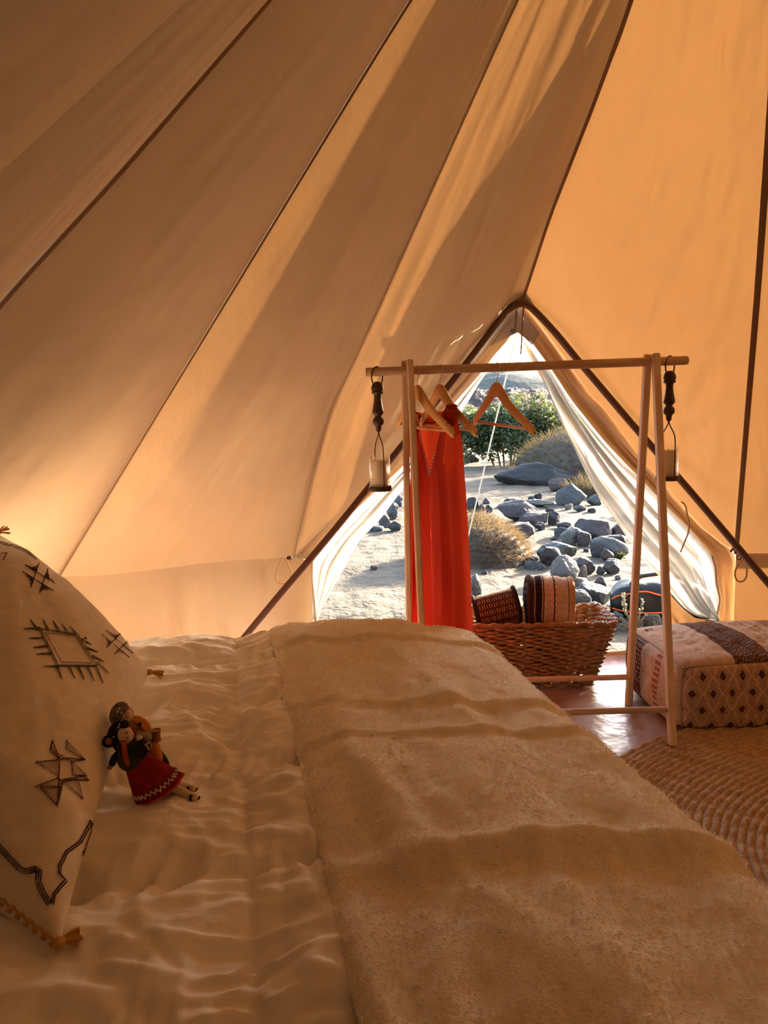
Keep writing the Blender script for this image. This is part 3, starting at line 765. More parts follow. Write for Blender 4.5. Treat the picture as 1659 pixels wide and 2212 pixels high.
# ------------------------------------------------------------------ clothes rack
RY = 2.803
rack = thing('clothes_rack', (.53, RY, 0), label='pale pine clothes rack with A-shaped ends and a round hanging bar', cat='clothes rack')
XR, XL = .985, .105
def rack_leg(xt, xb, yb, ysign):
    return beam((xb, yb, .013 if (xb > .9 and ysign < 0) else -.002), (xt, RY + ysign * .019, 1.392), .034, .0245, side=(0, 1, 0), bev=.2)
for (xt, xb, s_) in ((XR - .003, XR + .014, -1), (XR - .018, XR - .004, 1), (XL + .001, XL + .026, -1), (XL - .016, XL - .018, 1)):
    v, f = rack_leg(xt, xb, RY + s_ * .214, s_); make('leg', v, f, WOOD, rack, smooth=False)
barL, barR = Vector((-.052, RY, 1.354)), Vector((1.104, RY, 1.366))
v, f = tube([barL, barL * .995 + barR * .005, (barL + barR) / 2, barR * .995 + barL * .005, barR], [.0145, .0158, .0158, .0158, .0145], 16); make('hanging_bar', v, f, WOODX, rack)
v, f = tube([(XL, RY - .19, .137), (XR + .01, RY - .19, .137)], .0115, 12); make('rail', v, f, WOODX, rack)
v, f = tube([(XL, RY + .19, .122), (XR, RY + .19, .122)], .0115, 12); make('rail', v, f, WOODX, rack)
def bar_at(x):
    t = (x - barL.x) / (barR.x - barL.x); return barL.lerp(barR, t)

# ------------------------------------------------------------------ hangers
def make_hanger(label):
    h = thing('clothes_hanger', (0, 0, 0), label=label, cat='hanger', group='wooden hangers on the rack')
    xs_ = np.array([0, .012, .025, .04, .06, .085, .12, .16, .195, .212, .222, .226])
    zt = np.array([-.052, -.053, -.060, -.072, -.091, -.112, -.136, -.160, -.182, -.194, -.205, -.214])
    zb = np.array([-.104, -.106, -.112, -.122, -.136, -.152, -.172, -.193, -.212, -.222, -.228, -.224])
    th = np.array([.0065] * 8 + [.008, .008, .0065, .004])
    bend = np.array([0, 0, 0, .001, .002, .004, .008, .013, .019, .023, .026, .027])
    for sg in (-1, 1): pass
    X2 = np.concatenate([-xs_[:0:-1], xs_]); Z1 = np.concatenate([zt[:0:-1], zt]); Z2 = np.concatenate([zb[:0:-1], zb]); T2 = np.concatenate([th[:0:-1], th]); B2 = np.concatenate([bend[:0:-1], bend])
    V = []
    for x, a, b, t, y in zip(X2, Z1, Z2, T2, B2):
        e = .003
        V += [(x, y - t, a - e), (x, y - t + e, a), (x, y + t - e, a), (x, y + t, a - e), (x, y + t, b + e), (x, y + t - e, b), (x, y - t + e, b), (x, y - t, b + e)]
    n = len(X2); f = grid_faces(n, 8, closed_v=True).tolist() + [list(range(8))[::-1], [(n - 1) * 8 + k for k in range(8)]]
    make('hanger_body', V, f, HANGW, h)
    v, f = tube([(-.195, .018, -.205), (0, .012, -.207), (.195, .018, -.205)], .0052, 8); make('trouser_bar', v, f, HANGW, h)
    pts = [(0, 0, -.056), (0, 0, -.040), (.004, 0, -.030)]
    for a in np.linspace(-60, 200, 18): pts.append((.0195 * math.cos(math.radians(a)), 0, .0195 * math.sin(math.radians(a)) - .002))
    v, f = tube(pts, .0014, 6); make('hook', v, f, STEEL, h)
    for s_ in (-1, 1):
        v, f = ellipsoid((s_ * .19, .018, -.181), (.005, .006, .002), nu=6, nv=8); make('notch', v, f, TURNED, h)
    return h
h1 = make_hanger('wooden hanger beside the rack leg, hung in front of the red dress')
h2 = copy_tree(h1); h2['label'] = 'wooden hanger that carries the red dress'
h3 = copy_tree(h1); h3['label'] = 'empty wooden hanger hanging alone against the open doorway'
for h, x, yaw, tilt in ((h1, .134, -66, 3), (h2, .215, -68, 2.5), (h3, .42, -70, 3.5)):
    h.location = bar_at(x)
    h.rotation_euler = (Matrix.Rotation(math.radians(yaw), 3, 'Z') @ Matrix.Rotation(math.radians(tilt), 3, 'Y')).to_euler()

# ------------------------------------------------------------------ candle lanterns
def make_lantern():
    l = thing('candle_lantern', (0, 0, 0), cat='lantern', group='hanging candle lanterns on the rack')
    c75, s75 = math.cos(math.radians(68)), math.sin(math.radians(68))
    ring = []
    for a in np.linspace(-62, 242, 30):
        r = math.radians(a); ring.append((.028 * math.cos(r) * .7, .028 * math.cos(r) * .7, .036 * math.sin(r) - .018))
    v, f = tube(ring, .0027, 7); make('hook_ring', v, f, IRON, l)
    prof = [(.001, -.034), (.010, -.036), (.018, -.043), (.0225, -.055), (.0225, -.062), (.0195, -.070), (.022, -.072), (.022, -.075), (.017, -.079), (.013, -.081), (.0145, -.084), (.0125, -.087),
            (.0135, -.10), (.017, -.125), (.0205, -.142), (.0205, -.147), (.016, -.153), (.0115, -.158), (.0135, -.162), (.0195, -.170), (.0205, -.178), (.019, -.186), (.013, -.192), (.011, -.195), (.010, -.205), (.0085, -.211), (.004, -.216)]
    v, f = lathe(prof, 20); make('turned_handle', v, f, TURNED, l)
    for s_ in (-1, 1):
        pts = [(0, 0, -.212), (s_ * .002, 0, -.222), (s_ * .012, 0, -.236), (s_ * .030, 0, -.252), (s_ * .040, 0, -.272), (s_ * .0418, 0, -.30), (s_ * .0418, 0, -.36), (s_ * .0418, 0, -.425)]
        pts = [(x * c75, -x * s75, z) for x, y, z in smooth_curve(pts, 30, 2)]
        v, f = tube(pts, .0022, 6); make('yoke_wire', v, f, IRON, l)
    v, f = lathe([(.030, -.430), (.0415, -.430), (.0425, -.428), (.0425, -.414), (.0415, -.413), (.0400, -.414), (.0395, -.422), (.002, -.423)], 28); make('tray', v, f, IRON, l)
    v, f = lathe([(.0385, -.421), (.0385, -.300), (.0365, -.300), (.0365, -.421)], 32, cap=False); make('glass_cylinder', v, f, GLASS, l)
    cd = lathe([(.002, -.4225), (.0285, -.4225), (.0290, -.35), (.0290, -.322), (.0275, -.317), (.022, -.320), (.001, -.323)], 24)
    v, f = cd; cdo = make('candle', v, f, WAX, l)
    v, f = tube([(0, 0, -.324), (.001, 0, -.316), (.002, .001, -.310)], .001, 5); make('wick', v, f, TURNED, l)
    return l
lan = make_lantern(); lan2 = copy_tree(lan)
lan['label'] = 'candle lantern with dark turned handle, hung at the bar end touching the canvas'
lan2['label'] = 'candle lantern with dark turned handle, hung at the bar end above the pouf'
lan.location = bar_at(-.012); lan2.location = bar_at(1.041)
lan2.rotation_euler = (0, 0, math.radians(-8))

# ------------------------------------------------------------------ red dress
dress = thing('dress', (.24, RY, .25), label='long bright red sleeveless dress with a V neckline on a hanger', cat='dress')
DA = math.radians(-68); DN = Vector((-math.sin(DA), math.cos(DA), 0)); DD = DN.dot(Vector((.215, RY, 0)))   # plane of the hanger, normal away from the viewer
def dpt(x, y, off):
    d = ray(x, y); return CO + d * ((DD + off - DN.dot(CO)) / DN.dot(d))
def dcurve(pts, off): return np.array([tuple(dpt(x, y, off)) for x, y in pts])
def dress_panel(left, right, off, bulge, seed, nu=46, nv=90):
    """panel between a left and a right edge, hanging beside the hanger's plane"""
    Lc = smooth_curve(dcurve(left, off * .45), nv, 3); Rc = smooth_curve(dcurve(right, off * .45), nv, 3)
    w = np.linspace(0, 1, nu)[:, None]
    V = Lc[None] * (1 - w[..., None]) + Rc[None] * w[..., None]
    hh = np.linspace(0, 1, nv)[None, :]
    amp = np.clip(4 * w * (1 - w), .25, 1)
    fold = amp * (.011 * (.25 + hh) * np.sin(2 * PI * (w * 3.4 + .35 * np.sin(hh * 3 + seed)) + seed) + .006 * fbm(w * 5, hh * 1.5, seed, 3))
    return V + (fold + off * .55 * np.sin(PI * w) ** .6 + bulge * np.sin(PI * w))[..., None] * np.array(DN), grid_faces(nu, nv)
HEM = 1392
V, f = dress_panel([(899, 893), (891, 960), (886, 1100), (882, HEM)], [(978, 885), (996, 945), (1006, 1080), (1023, HEM)], .034, .008, 1.0)
make('back_panel', V.reshape(-1, 3), f, REDC, dress)
V, f = dress_panel([(898, 915), (892, 960), (887, 1100), (883, HEM)], [(902, 903), (909, 950), (928, 1024), (930, 1100), (934, HEM)], -.034, -.004, 2.0, 30)
make('front_panel', V.reshape(-1, 3), f, REDC, dress)
V, f = dress_panel([(966, 884), (950, 945), (928, 1024), (930, 1100), (934, HEM)], [(984, 884), (999, 950), (1008, 1080), (1016, 1220), (1024, HEM)], -.034, -.004, 3.0, 40)
# leave the long armhole slit open so the lit back shows through
keep = []
nv_ = 90
for q in f:
    ii, jj = q[0] // nv_, q[0] % nv_
    hh = jj / (nv_ - 1); w = ii / 39
    keep.append(not (.085 < hh < .27 and .50 < w < .80 and not (hh > .245 and (abs(w - .65) > .10))))
f = [q for q, k_ in zip(f, keep) if k_]
make('front_panel', V.reshape(-1, 3), f, REDC, dress)
# crochet trim round the neckline, shoulders gathered over the hanger's arms
for px in ([(899, 896), (903, 905), (909, 950), (918, 985), (928, 1026)], [(928, 1026), (938, 985), (950, 945), (960, 905), (968, 882)]):
    c = smooth_curve(dcurve(px, -.026), 22, 2)
    v, f = join([tube([c[i_], c[i_] * .4 + c[i_ + 1] * .6], .0042, 6) for i_ in range(21)]); make('neck_trim', v, f, TRIM, dress)
c = smooth_curve(dcurve([(898, 894), (904, 906), (916, 912), (930, 914), (945, 910), (958, 898), (968, 880)], .022), 26, 2)
v, f = join([tube([c[i_], c[i_] * .3 + c[i_ + 1] * .7], .0045, 6) for i_ in range(25)] + [tube(c + np.array([0, 0, .010]), .003, 6)]); make('neck_trim', v, f, REDC, dress)
for n_, x0_, x1_, yt_ in ((9, 966, 982, 876), (5, 897, 904, 893)):
    gt = []
    for k in range(n_):
        t = k / (n_ - 1.0); xx = x0_ + (x1_ - x0_) * t
        gt.append(tube(smooth_curve([dpt(xx - 3, yt_ + 42, -.026), dpt(xx, yt_ + 12, -.020), dpt(xx + 1, yt_ + 2, -.010), dpt(xx + 2, yt_, .003), dpt(xx + 2, yt_ + 4, .018), dpt(xx + 2, yt_ + 22, .024)], 16, 1), .0062, 7))
    v, f = join(gt); make('shoulder_gather', v, f, REDC, dress)

# ------------------------------------------------------------------ wicker basket and the rolled rugs in it
BC = Vector((.652, 3.315, .010)); bk = thing('basket', tuple(BC), label='brown wicker basket with sloping sides and a wrapped handle by the doorway', cat='basket')
brot = Matrix.Rotation(math.radians(-3), 3, 'Z')
def bask_ring(zt, n, wave=0.0, ph=0, stakes=44):
    hw = .242 + .085 * zt / .285; hd = .105 + .050 * zt / .285; r = .04
    per = []
    # rounded rectangle by angle sampling along the perimeter
    P = []
    cor = [(hw - r, hd - r, 0), (-hw + r, hd - r, 90), (-hw + r, -hd + r, 180), (hw - r, -hd + r, 270)]
    for cx, cy, a0 in cor:
        for a in np.linspace(a0, a0 + 90, 7): P.append((cx + r * math.cos(math.radians(a)), cy + r * math.sin(math.radians(a))))
    P.append(P[0]); P = resample(P, n + 1)[:-1]
    d = np.roll(P, -1, 0) - np.roll(P, 1, 0); nn = np.stack([d[:, 1], -d[:, 0]], 1); nn /= np.linalg.norm(nn, axis=1)[:, None]
    k = np.arange(n)
    P = P + nn * (wave * np.sin(PI * stakes * k / n + ph))[:, None]
    return [tuple(BC + brot @ Vector((p[0], p[1], zt))) for p in P]
NW = 27
for k in range(NW):
    z = .010 + .262 * k / (NW - 1)
    rr_ = random.Random(k)
    loop = bask_ring(z, 264, .0084, PI * (k % 2)); loop = [(a, b, c + .0022 * math.sin(i * .16 + k * 2)) for i, (a, b, c) in enumerate(loop)]
    v, f = tube(loop, .0064, 6, closed=True); make('weaver', v, f, WICKER, bk)
lo, hi = bask_ring(0.0, 44), bask_ring(.283, 44)
for a, b in zip(lo, hi):
    v, f = tube([a, tuple((Vector(a) + Vector(b)) / 2), b], .0042, 5); make('stake', v, f, WICKER, bk)
for k in range(3):
    lp = bask_ring(.284 + .004 * k, 200, .0075, PI * 2 / 3 * k, 60); lp = [(a, b, c + .006 * math.sin(PI * 60 * i / 200 + PI * 2 / 3 * k)) for i, (a, b, c) in enumerate(lp)]
    v, f = tube(lp, .0068, 6, closed=True); make('rim_braid', v, f, WICKER, bk)
bt_ = bask_ring(.004, 60); make('base', bt_ + [tuple(Vector(p) + Vector((0, 0, .006))) for p in bt_], [list(range(60))[::-1], list(range(60, 120))] + [[i, (i + 1) % 60, 60 + (i + 1) % 60, 60 + i] for i in range(60)], WICKER, bk, smooth=False)
hp = [oy(x, y, 3.185) for x, y in [(1000, 1372), (1016, 1360), (1034, 1355), (1060, 1355), (1090, 1356), (1122, 1356), (1132, 1364), (1140, 1372)]]
v, f = tube(smooth_curve(hp, 40, 2), .0125, 10); hd_ = make('handle', v, f, HANDLE_W, bk)
hc = smooth_curve(hp, 120, 3)[8:96]
v, f = join([tube([tuple(hc[i] + np.array([.0, -.0125 * math.sin(a), .0125 * math.cos(a)])) for a in np.linspace(0, 2 * PI, 9)], .0022, 4) for i in range(0, 88, 2)]); make('wrapping', v, f, HANDLE_W, hd_)

def roll(name, center, axis_rot, R, L, colorfn, label, seed, lob=.0, n1=90, n2=110, down=.22):
    """a rolled rug: cylinder along local x with soft ends and a spiral end"""
    a = np.linspace(0, 2 * PI, n1, endpoint=False)[:, None]; x = np.linspace(-1, 1, n2)[None]
    rr = R * (1 - .10 * np.abs(x) ** 8) * (1 + .012 * fbm(np.cos(a) * 2 + x * 2, np.sin(a) * 2, seed, 3)) + lob * np.abs(np.sin(x * PI * 1.45 + .35))
    P = np.stack([x * L / 2 + 0 * a, rr * np.cos(a), rr * np.sin(a)], -1)
    C = colorfn(a + 0 * x, x + 0 * a)
    def squeeze(Q):
        # the lower half is pressed down between the basket's sloping walls
        Q = Q.copy(); q = np.clip(-Q[:, 2] / R, 0, 1); Q[:, 1] *= .84 * (1 - .30 * q); Q[:, 2] = np.where(Q[:, 2] < 0, -q * down, Q[:, 2]); Q[:, 0] = Q[:, 0] * (1 - .30 * q) - np.minimum(Q[:, 2], 0) * axis_rot[0][2] / axis_rot[0][0]; return Q   # lower part hangs straight
    P = squeeze(P.reshape(-1, 3)) @ np.array(axis_rot.transposed()) + np.array(center)
    f = grid_faces(n1, n2, closed_u=True).tolist()
    th = thing(name, (center[0], center[1], center[2] - R), label=label, cat='rug')
    make('rug_body', P, f, KILIM, th, col=C.reshape(-1, 3))
    for s_ in (-1, 1):
        pts = []
        for t in np.linspace(0, 1, 110):
            ang = t * 2 * PI * 4; r_ = R * .97 * (1 - t) + .006
            pts.append((s_ * L / 2 * (1.0 + .02 * t), r_ * math.cos(ang), r_ * math.sin(ang)))
        P2, f2 = tube(pts, R * .105, 6)
        P2 = squeeze(P2) @ np.array(axis_rot.transposed()) + np.array(center)
        make('rolled_end', P2, f2, KILIM, th, col=np.tile(colorfn(np.zeros(1), np.full(1, s_ * .97)).reshape(1, 3), (len(P2), 1)))
    return th
def col_light(a, x):
    c = np.zeros(a.shape + (3,)); c[:] = (.52, .39, .29)
    c[:] *= (1 + .06 * np.sign(np.sin(a * 60)))[..., None]
    def band(lo_, hi_, cc): 
        jit = .012 * np.sign(np.sin(a * 34)); m = (x + jit > lo_) & (x + jit < hi_); c[m] = cc
    band(-1.1, -.82, (.05, .032, .025)); band(-.82, -.78, (.45, .34, .25)); band(-.78, -.46, (.022, .014, .012)); band(-.46, -.41, (.5, .38, .28)); band(-.41, -.36, (.022, .014, .012))
    band(.10, .165, (.022, .014, .012)); band(.80, .84, (.03, .02, .018)); band(.90, 1.1, (.50, .30, .18))
    return c
def col_dark(a, x):
    c = np.zeros(a.shape + (3,)); c[:] = (.030, .017, .012)
    rows = np.floor((a / (2 * PI)) * 22); ph = ((a / (2 * PI)) * 22) % 1
    d = (np.sin(x * PI * 17 + PI * (rows % 2)) > .15) & (ph > .12)
    c[d] = (.30, .20, .12)
    m = (a > 1.45) & (a < 1.95); c[m] = (.48, .36, .24)
    m = (a > 1.85) & (a < 1.95); c[m] = (.03, .017, .012)
    return c
v0 = oy(1184, 1318, 3.318)
roll('striped_rug', (v0.x, v0.y, v0.z + .012), Matrix.Rotation(math.radians(3), 3, 'Y') @ Matrix.Rotation(math.radians(-5), 3, 'Z'), .136, .178, col_light, 'cream rolled rug with dark brown stripes standing in the wicker basket', 201, .006, down=.312)
v0 = oy(1077, 1330, 3.318)
roll('patterned_rug', (v0.x, v0.y, v0.z + .005), Matrix.Rotation(math.radians(-14), 3, 'Y') @ Matrix.Rotation(math.radians(-3), 3, 'Z'), .105, .182, col_dark, 'dark brown rolled rug with small cream dashes leaning in the wicker basket', 202, down=.270)
# ------------------------------------------------------------------ kilim pouf
PW, PD, PH = .70, .52, .262
PO = Vector((1.075, 2.715, 0)); prot = Matrix.Rotation(math.radians(4), 3, 'Z')
pouf = thing('pouf', tuple(PO + prot @ Vector((PW / 2, PD / 2, 0))), label='square floor pouf covered in patched kilim fabric with dark woven bands', cat='pouf')
def pouf_face(P0, eu, ev, en, nu, nv, cf, seed, name, bul):
    u = np.linspace(0, 1, nu)[:, None]; v = np.linspace(0, 1, nv)[None]
    lu, lv = Vector(eu).length, Vector(ev).length
    e = (np.clip(4 * u * (1 - u), 0, 1) * np.clip(4 * v * (1 - v), 0, 1)) ** .45
    # corners of the box pulled in
    cor = .020 * ((2 * np.abs(u - .5)) ** 5 * (2 * np.abs(v - .5)) ** 5)
    h = bul * e + .010 * fbm(u * lu * 7, v * lv * 7, seed, 3) * e + .006 * (ridged(u * lu * 9, v * lv * 9, seed + 2, 2) - .5) * e - cor
    P = np.array(P0)[None, None] + u[..., None] * np.array(eu) + v[..., None] * np.array(ev) + h[..., None] * np.array(en)
    # soften the four corners by shrinking towards the middle
    rr_ = .042; lo_ = np.array([0, 0, 0.0]); hi_ = np.array([PW, PD, PH]); Q0 = np.array(P0)[None, None] + u[..., None] * np.array(eu) + v[..., None] * np.array(ev)
    cc = np.clip(Q0, lo_ + rr_, hi_ - rr_); dd = Q0 - cc; ln_ = np.linalg.norm(dd, axis=2, keepdims=True); P = cc + dd / ln_ * rr_ + (h[..., None] * dd / ln_)
    W = np.array([tuple(PO + prot @ Vector(p)) for p in P.reshape(-1, 3)])
    W[:, 2] = np.maximum(W[:, 2], np.where(np.hypot(W[:, 0] - 1.55, W[:, 1] - 1.70) < 1.16, .022, .004))
    make(name, W, grid_faces(nu, nv), KILIM, pouf, col=cf(u + 0 * v, v + 0 * u).reshape(-1, 3))
CREAM = np.array((.56, .45, .35)); DARK = np.array((.06, .036, .032)); RUST = np.array((.30, .115, .07))
def zigzag(c, u, v, m, k1, k2):
    a = (np.abs(((u * k1) % 1) - .5) * 2 + v * k2) % 1
    w = m & (a < .28) & (np.sin(u * 260) > -.3); c[w] = (.42, .33, .27)
    w = m & (a > .55) & (a < .75); c[w] = RUST
    return c
def pouf_top(u, v):      # u along width, v along depth
    c = np.zeros(u.shape + (3,)); c[:] = CREAM
    c *= (1 + .16 * fbm(u * 6, v * 6, 211, 3))[..., None]
    m = (u > .30) & (u < .52); c[m] = DARK
    a = (v * 26 + np.abs(((u - .30) * 14) % 1 - .5) * 1.2) % 1
    c[m & (a < .34) & (np.sin(u * 330) > -.2)] = (.34, .27, .23); c[m & (a > .52) & (a < .74)] = RUST * .8
    for u0 in (.57, .64, .70, .88):
        m = np.abs(u - u0) < .006; c[m & (np.sin(v * 90) > -.4)] = RUST
    m = (u < .27) & (np.abs(((u * 9) % 1) - .5) + np.abs(((v * 7) % 1) - .5) < .22) & (np.sin(u * 500) > -.2); c[m] = c[m] * np.array((.72, .5, .42))
    m = (np.abs(u - .08) < .02) & (np.abs(v - .80) < .03) & (np.sin(u * 420) > 0); c[m] = DARK
    m = (u > .76) & (u < .86); c[m] = c[m] * np.array((.65, .5, .45))
    return c
def pouf_left(u, v):     # u along depth (near 0, far 1), v up
    c = np.zeros(u.shape + (3,)); c[:] = CREAM * .9
    c *= (1 + .16 * fbm(u * 6, v * 6, 212, 3))[..., None]
    m = (u > .58) & (u < .97); c[m] = DARK
    a = (u * 24 + v * 2) % 1; b = (v * 15) % 1
    c[m & (a < .45) & (b < .55) & (v > .3)] = (.40, .33, .27); c[m & (a < .5) & (b < .5) & (v < .3)] = RUST
    m = (u > .27) & (u < .36) & (np.sin(v * 70) > -.2); c[m] = RUST * 1.1
    return c
def pouf_front(u, v):
    c = np.zeros(u.shape + (3,)); c[:] = (.42, .285, .22)
    c *= (1 + .22 * fbm(u * 9, v * 5, 213, 3))[..., None]
    hx_, hv = u * 9.5, v * 4.2
    row = np.floor(hv); fx = (hx_ + .5 * (row % 2)) % 1 - .5; fy = hv - row - .5
    d = np.maximum(np.abs(fx) * 1.0 + np.abs(fy) * .55, np.abs(fy))
    c[(d > .44) & (d < .50)] *= 1.75
    dm = np.abs(fx) * 1.6 + np.abs(fy); c[(dm < .26)] = (.045, .020, .018); c[dm < .08] = (.24, .09, .06)
    m = (np.abs(fy) > .44) & (np.abs(fx) < .16); c[m] = (.42, .30, .22)
    return c
pouf_face((0, 0, PH), (PW, 0, 0), (0, PD, 0), (0, 0, 1), 150, 120, pouf_top, 221, 'top_panel', .030)
pouf_face((0, 0, 0), (0, PD, 0), (0, 0, PH), (-1, 0, 0), 120, 80, pouf_left, 222, 'side_panel', .030)
pouf_face((0, 0, 0), (PW, 0, 0), (0, 0, PH), (0, -1, 0), 190, 90, pouf_front, 223, 'front_panel', .030)
pouf_face((PW, 0, 0), (0, PD, 0), (0, 0, PH), (1, 0, 0), 40, 30, pouf_left, 224, 'side_panel', .030)
pouf_face((0, PD, 0), (PW, 0, 0), (0, 0, PH), (0, 1, 0), 60, 30, pouf_front, 225, 'back_panel', .030)
PIPE = M('pouf_seam', (.34, .25, .19), (.24, .17, .13), scale=60, rough=.95)
def pl_(pts, nm):
    q = resample(pts, 40); rr_ = .042; cc = np.clip(q, np.array([0, 0, 0.0]) + rr_, np.array([PW, PD, PH]) - rr_); dd = q - cc; q = cc + dd / np.linalg.norm(dd, axis=1)[:, None] * (rr_ + .001)
    p = [tuple(PO + prot @ Vector(k_)) for k_ in q]; p = [(a_, b_, max(c_, .026)) for a_, b_, c_ in p]; v, f = tube(smooth_curve(p, 40, 2), .0045, 6); make(nm, v, f, PIPE, pouf)
pl_([(0, 0, PH), (PW, 0, PH)], 'seam'); pl_([(0, 0, PH), (0, PD, PH)], 'seam'); pl_([(0, 0, .01), (0, 0, PH)], 'seam'); pl_([(0, PD, .01), (0, PD, PH)], 'seam'); pl_([(0, PD, PH), (PW, PD, PH)], 'seam'); pl_([(0, 0, .008), (PW, 0, .008)], 'seam'); pl_([(PW, 0, .01), (PW, 0, PH)], 'seam')

# ------------------------------------------------------------------ braided jute rug
RC = Vector((1.55, 1.70)); RR = 1.12; pitch_ = .024
nr_, na_ = 420, 460
r = np.linspace(.02, RR, nr_)[:, None]; a = np.linspace(0, 2 * PI, na_, endpoint=False)[None]
row = r / pitch_ + a / (2 * PI) + .55 * fbm(r * np.cos(a) * 2.5, r * np.sin(a) * 2.5, 236, 3)
prof = np.abs(np.sin(PI * row)) ** .6
z = .004 + .010 * prof + .0035 * np.sin(a * np.round(r / pitch_) * pitch_ * 80 + np.floor(row) * 1.7) * prof + .0045 * fbm(r * np.cos(a) * 5, r * np.sin(a) * 5, 231, 3)
z = z + .006 * sstep(RR - .08, RR, r) * perlin(a * 6, 0 * a, 232)
z = np.where(r > RR - .004, 0, z) + .004
wob = 1 + .012 * fbm(np.cos(a) * 3, np.sin(a) * 3, 233, 2)
P = np.stack([RC.x + r * wob * np.cos(a), RC.y + r * wob * np.sin(a), z + 0 * a], -1)
make('jute_rug', P.reshape(-1, 3), grid_faces(nr_, na_, closed_v=True), JUTE, label='round braided brown jute rug on the tent floor beside the bed', cat='rug')

# ------------------------------------------------------------------ guy rope
def ground_at(x, y): return float(gz(np.array([x]), np.array([y]))[0])
g1 = oy(1128, 668, DOORY + .10); g2 = oz(985, 1268, -.02)
gp = [g1.lerp(g2, t) for t in np.linspace(0, 1, 30)]
v, f = tube(gp, .0042, 6); make('guy_rope', v, f, ROPE, label='taut pale guy rope running from the door peak down to the sand', cat='rope')
v, f = tube([g2 + Vector((-.01, .05, -.12)), g2 + Vector((0, 0, .03)), g2 + Vector((.012, -.02, .05))], [.002, .006, .006], 8); make('tent_peg', v, f, IRON, label='metal peg in the sand holding the guy rope', cat='tent peg')

# ------------------------------------------------------------------ black duffel bag outside
bg = oz(1390, 1330, -.03) + Vector((.02, .10, 0)); bg.z = ground_at(bg.x + .1, bg.y) - .016; BL, BH, BD = .56, .215, .26
bag = thing('duffel_bag', tuple(bg), label='black duffel bag with orange piping lying on the sand outside', cat='bag')
brt = Matrix.Rotation(math.radians(-14), 3, 'Z')
def bagpt(s_, a):
    """s_ along length -1..1, a round the section"""
    k = (1 - abs(s_) ** 6 * .35); cs, sn = math.cos(a), math.sin(a)
    y = math.copysign(abs(cs) ** .6, cs) * BD / 2 * k; z = (math.copysign(abs(sn) ** .65, sn) * .5 + .5) * BH * (k if sn > 0 else 1)
    n = .012 * float(mnoise.noise(Vector((s_ * 3, cs * 1.5, sn * 1.5))))
    return tuple(bg + brt @ Vector((s_ * BL / 2 + .10, y + n, z + n + .012)))
ns_, na2 = 44, 40
V = [bagpt(s_, a) for s_ in np.linspace(-1, 1, ns_) for a in np.linspace(0, 2 * PI, na2, endpoint=False)]
f = grid_faces(ns_, na2, closed_v=True).tolist() + [list(range(na2))[::-1], [(ns_ - 1) * na2 + k for k in range(na2)]]
make('bag_body', V, f, BLACKF, bag)
for aa in (3.55, 2.75):
    v, f = tube([Vector(bagpt(s_, aa)) + Vector((0, -.004, 0)) for s_ in np.linspace(-.98, .25, 24)], .0055, 6); make('orange_strip', v, f, ORANGEF, bag)
v, f = tube(smooth_curve([bagpt(-.6, 1.9), tuple(Vector(bagpt(-.4, 1.7)) + Vector((0, 0, .035))), tuple(Vector(bagpt(0, 1.6)) + Vector((0, 0, .045))), tuple(Vector(bagpt(.4, 1.7)) + Vector((0, 0, .03))), bagpt(.6, 1.9)], 30, 2), .012, 8); make('carry_strap', v, f, BLACKF, bag)

# ------------------------------------------------------------------ rocks
def rockmat(n, a, b): return M(n, a, b, scale=5, rough=.88, bump=.9, bscale=16, bdist=.05, spec=.3)
RM = {'b': rockmat('rock_blue', (0.0267, 0.029, 0.0313), (0.0406, 0.0418, 0.0418)), 'p': rockmat('rock_purple', (0.0243, 0.0197, 0.0204), (0.036, 0.0301, 0.0301)), 'd': rockmat('rock_dark', (0.0128, 0.0112, 0.0116), (0.0209, 0.0181, 0.0181)),
      'r': rockmat('rock_red', (0.0267, 0.0163, 0.0143), (0.0371, 0.0232, 0.0204)), 'g': rockmat('rock_grey', (0.0441, 0.0418, 0.0383), (0.0603, 0.0568, 0.051)), 'k': rockmat('rock_pink', (0.0788, 0.058, 0.0487), (0.0928, 0.0719, 0.0603))}
import bmesh
_bm = bmesh.new(); bmesh.ops.create_icosphere(_bm, subdivisions=4, radius=1.0)
ICO_V = np.array([v.co[:] for v in _bm.verts]); ICO_F = [[v.index for v in q.verts] for q in _bm.faces]; _bm.free()
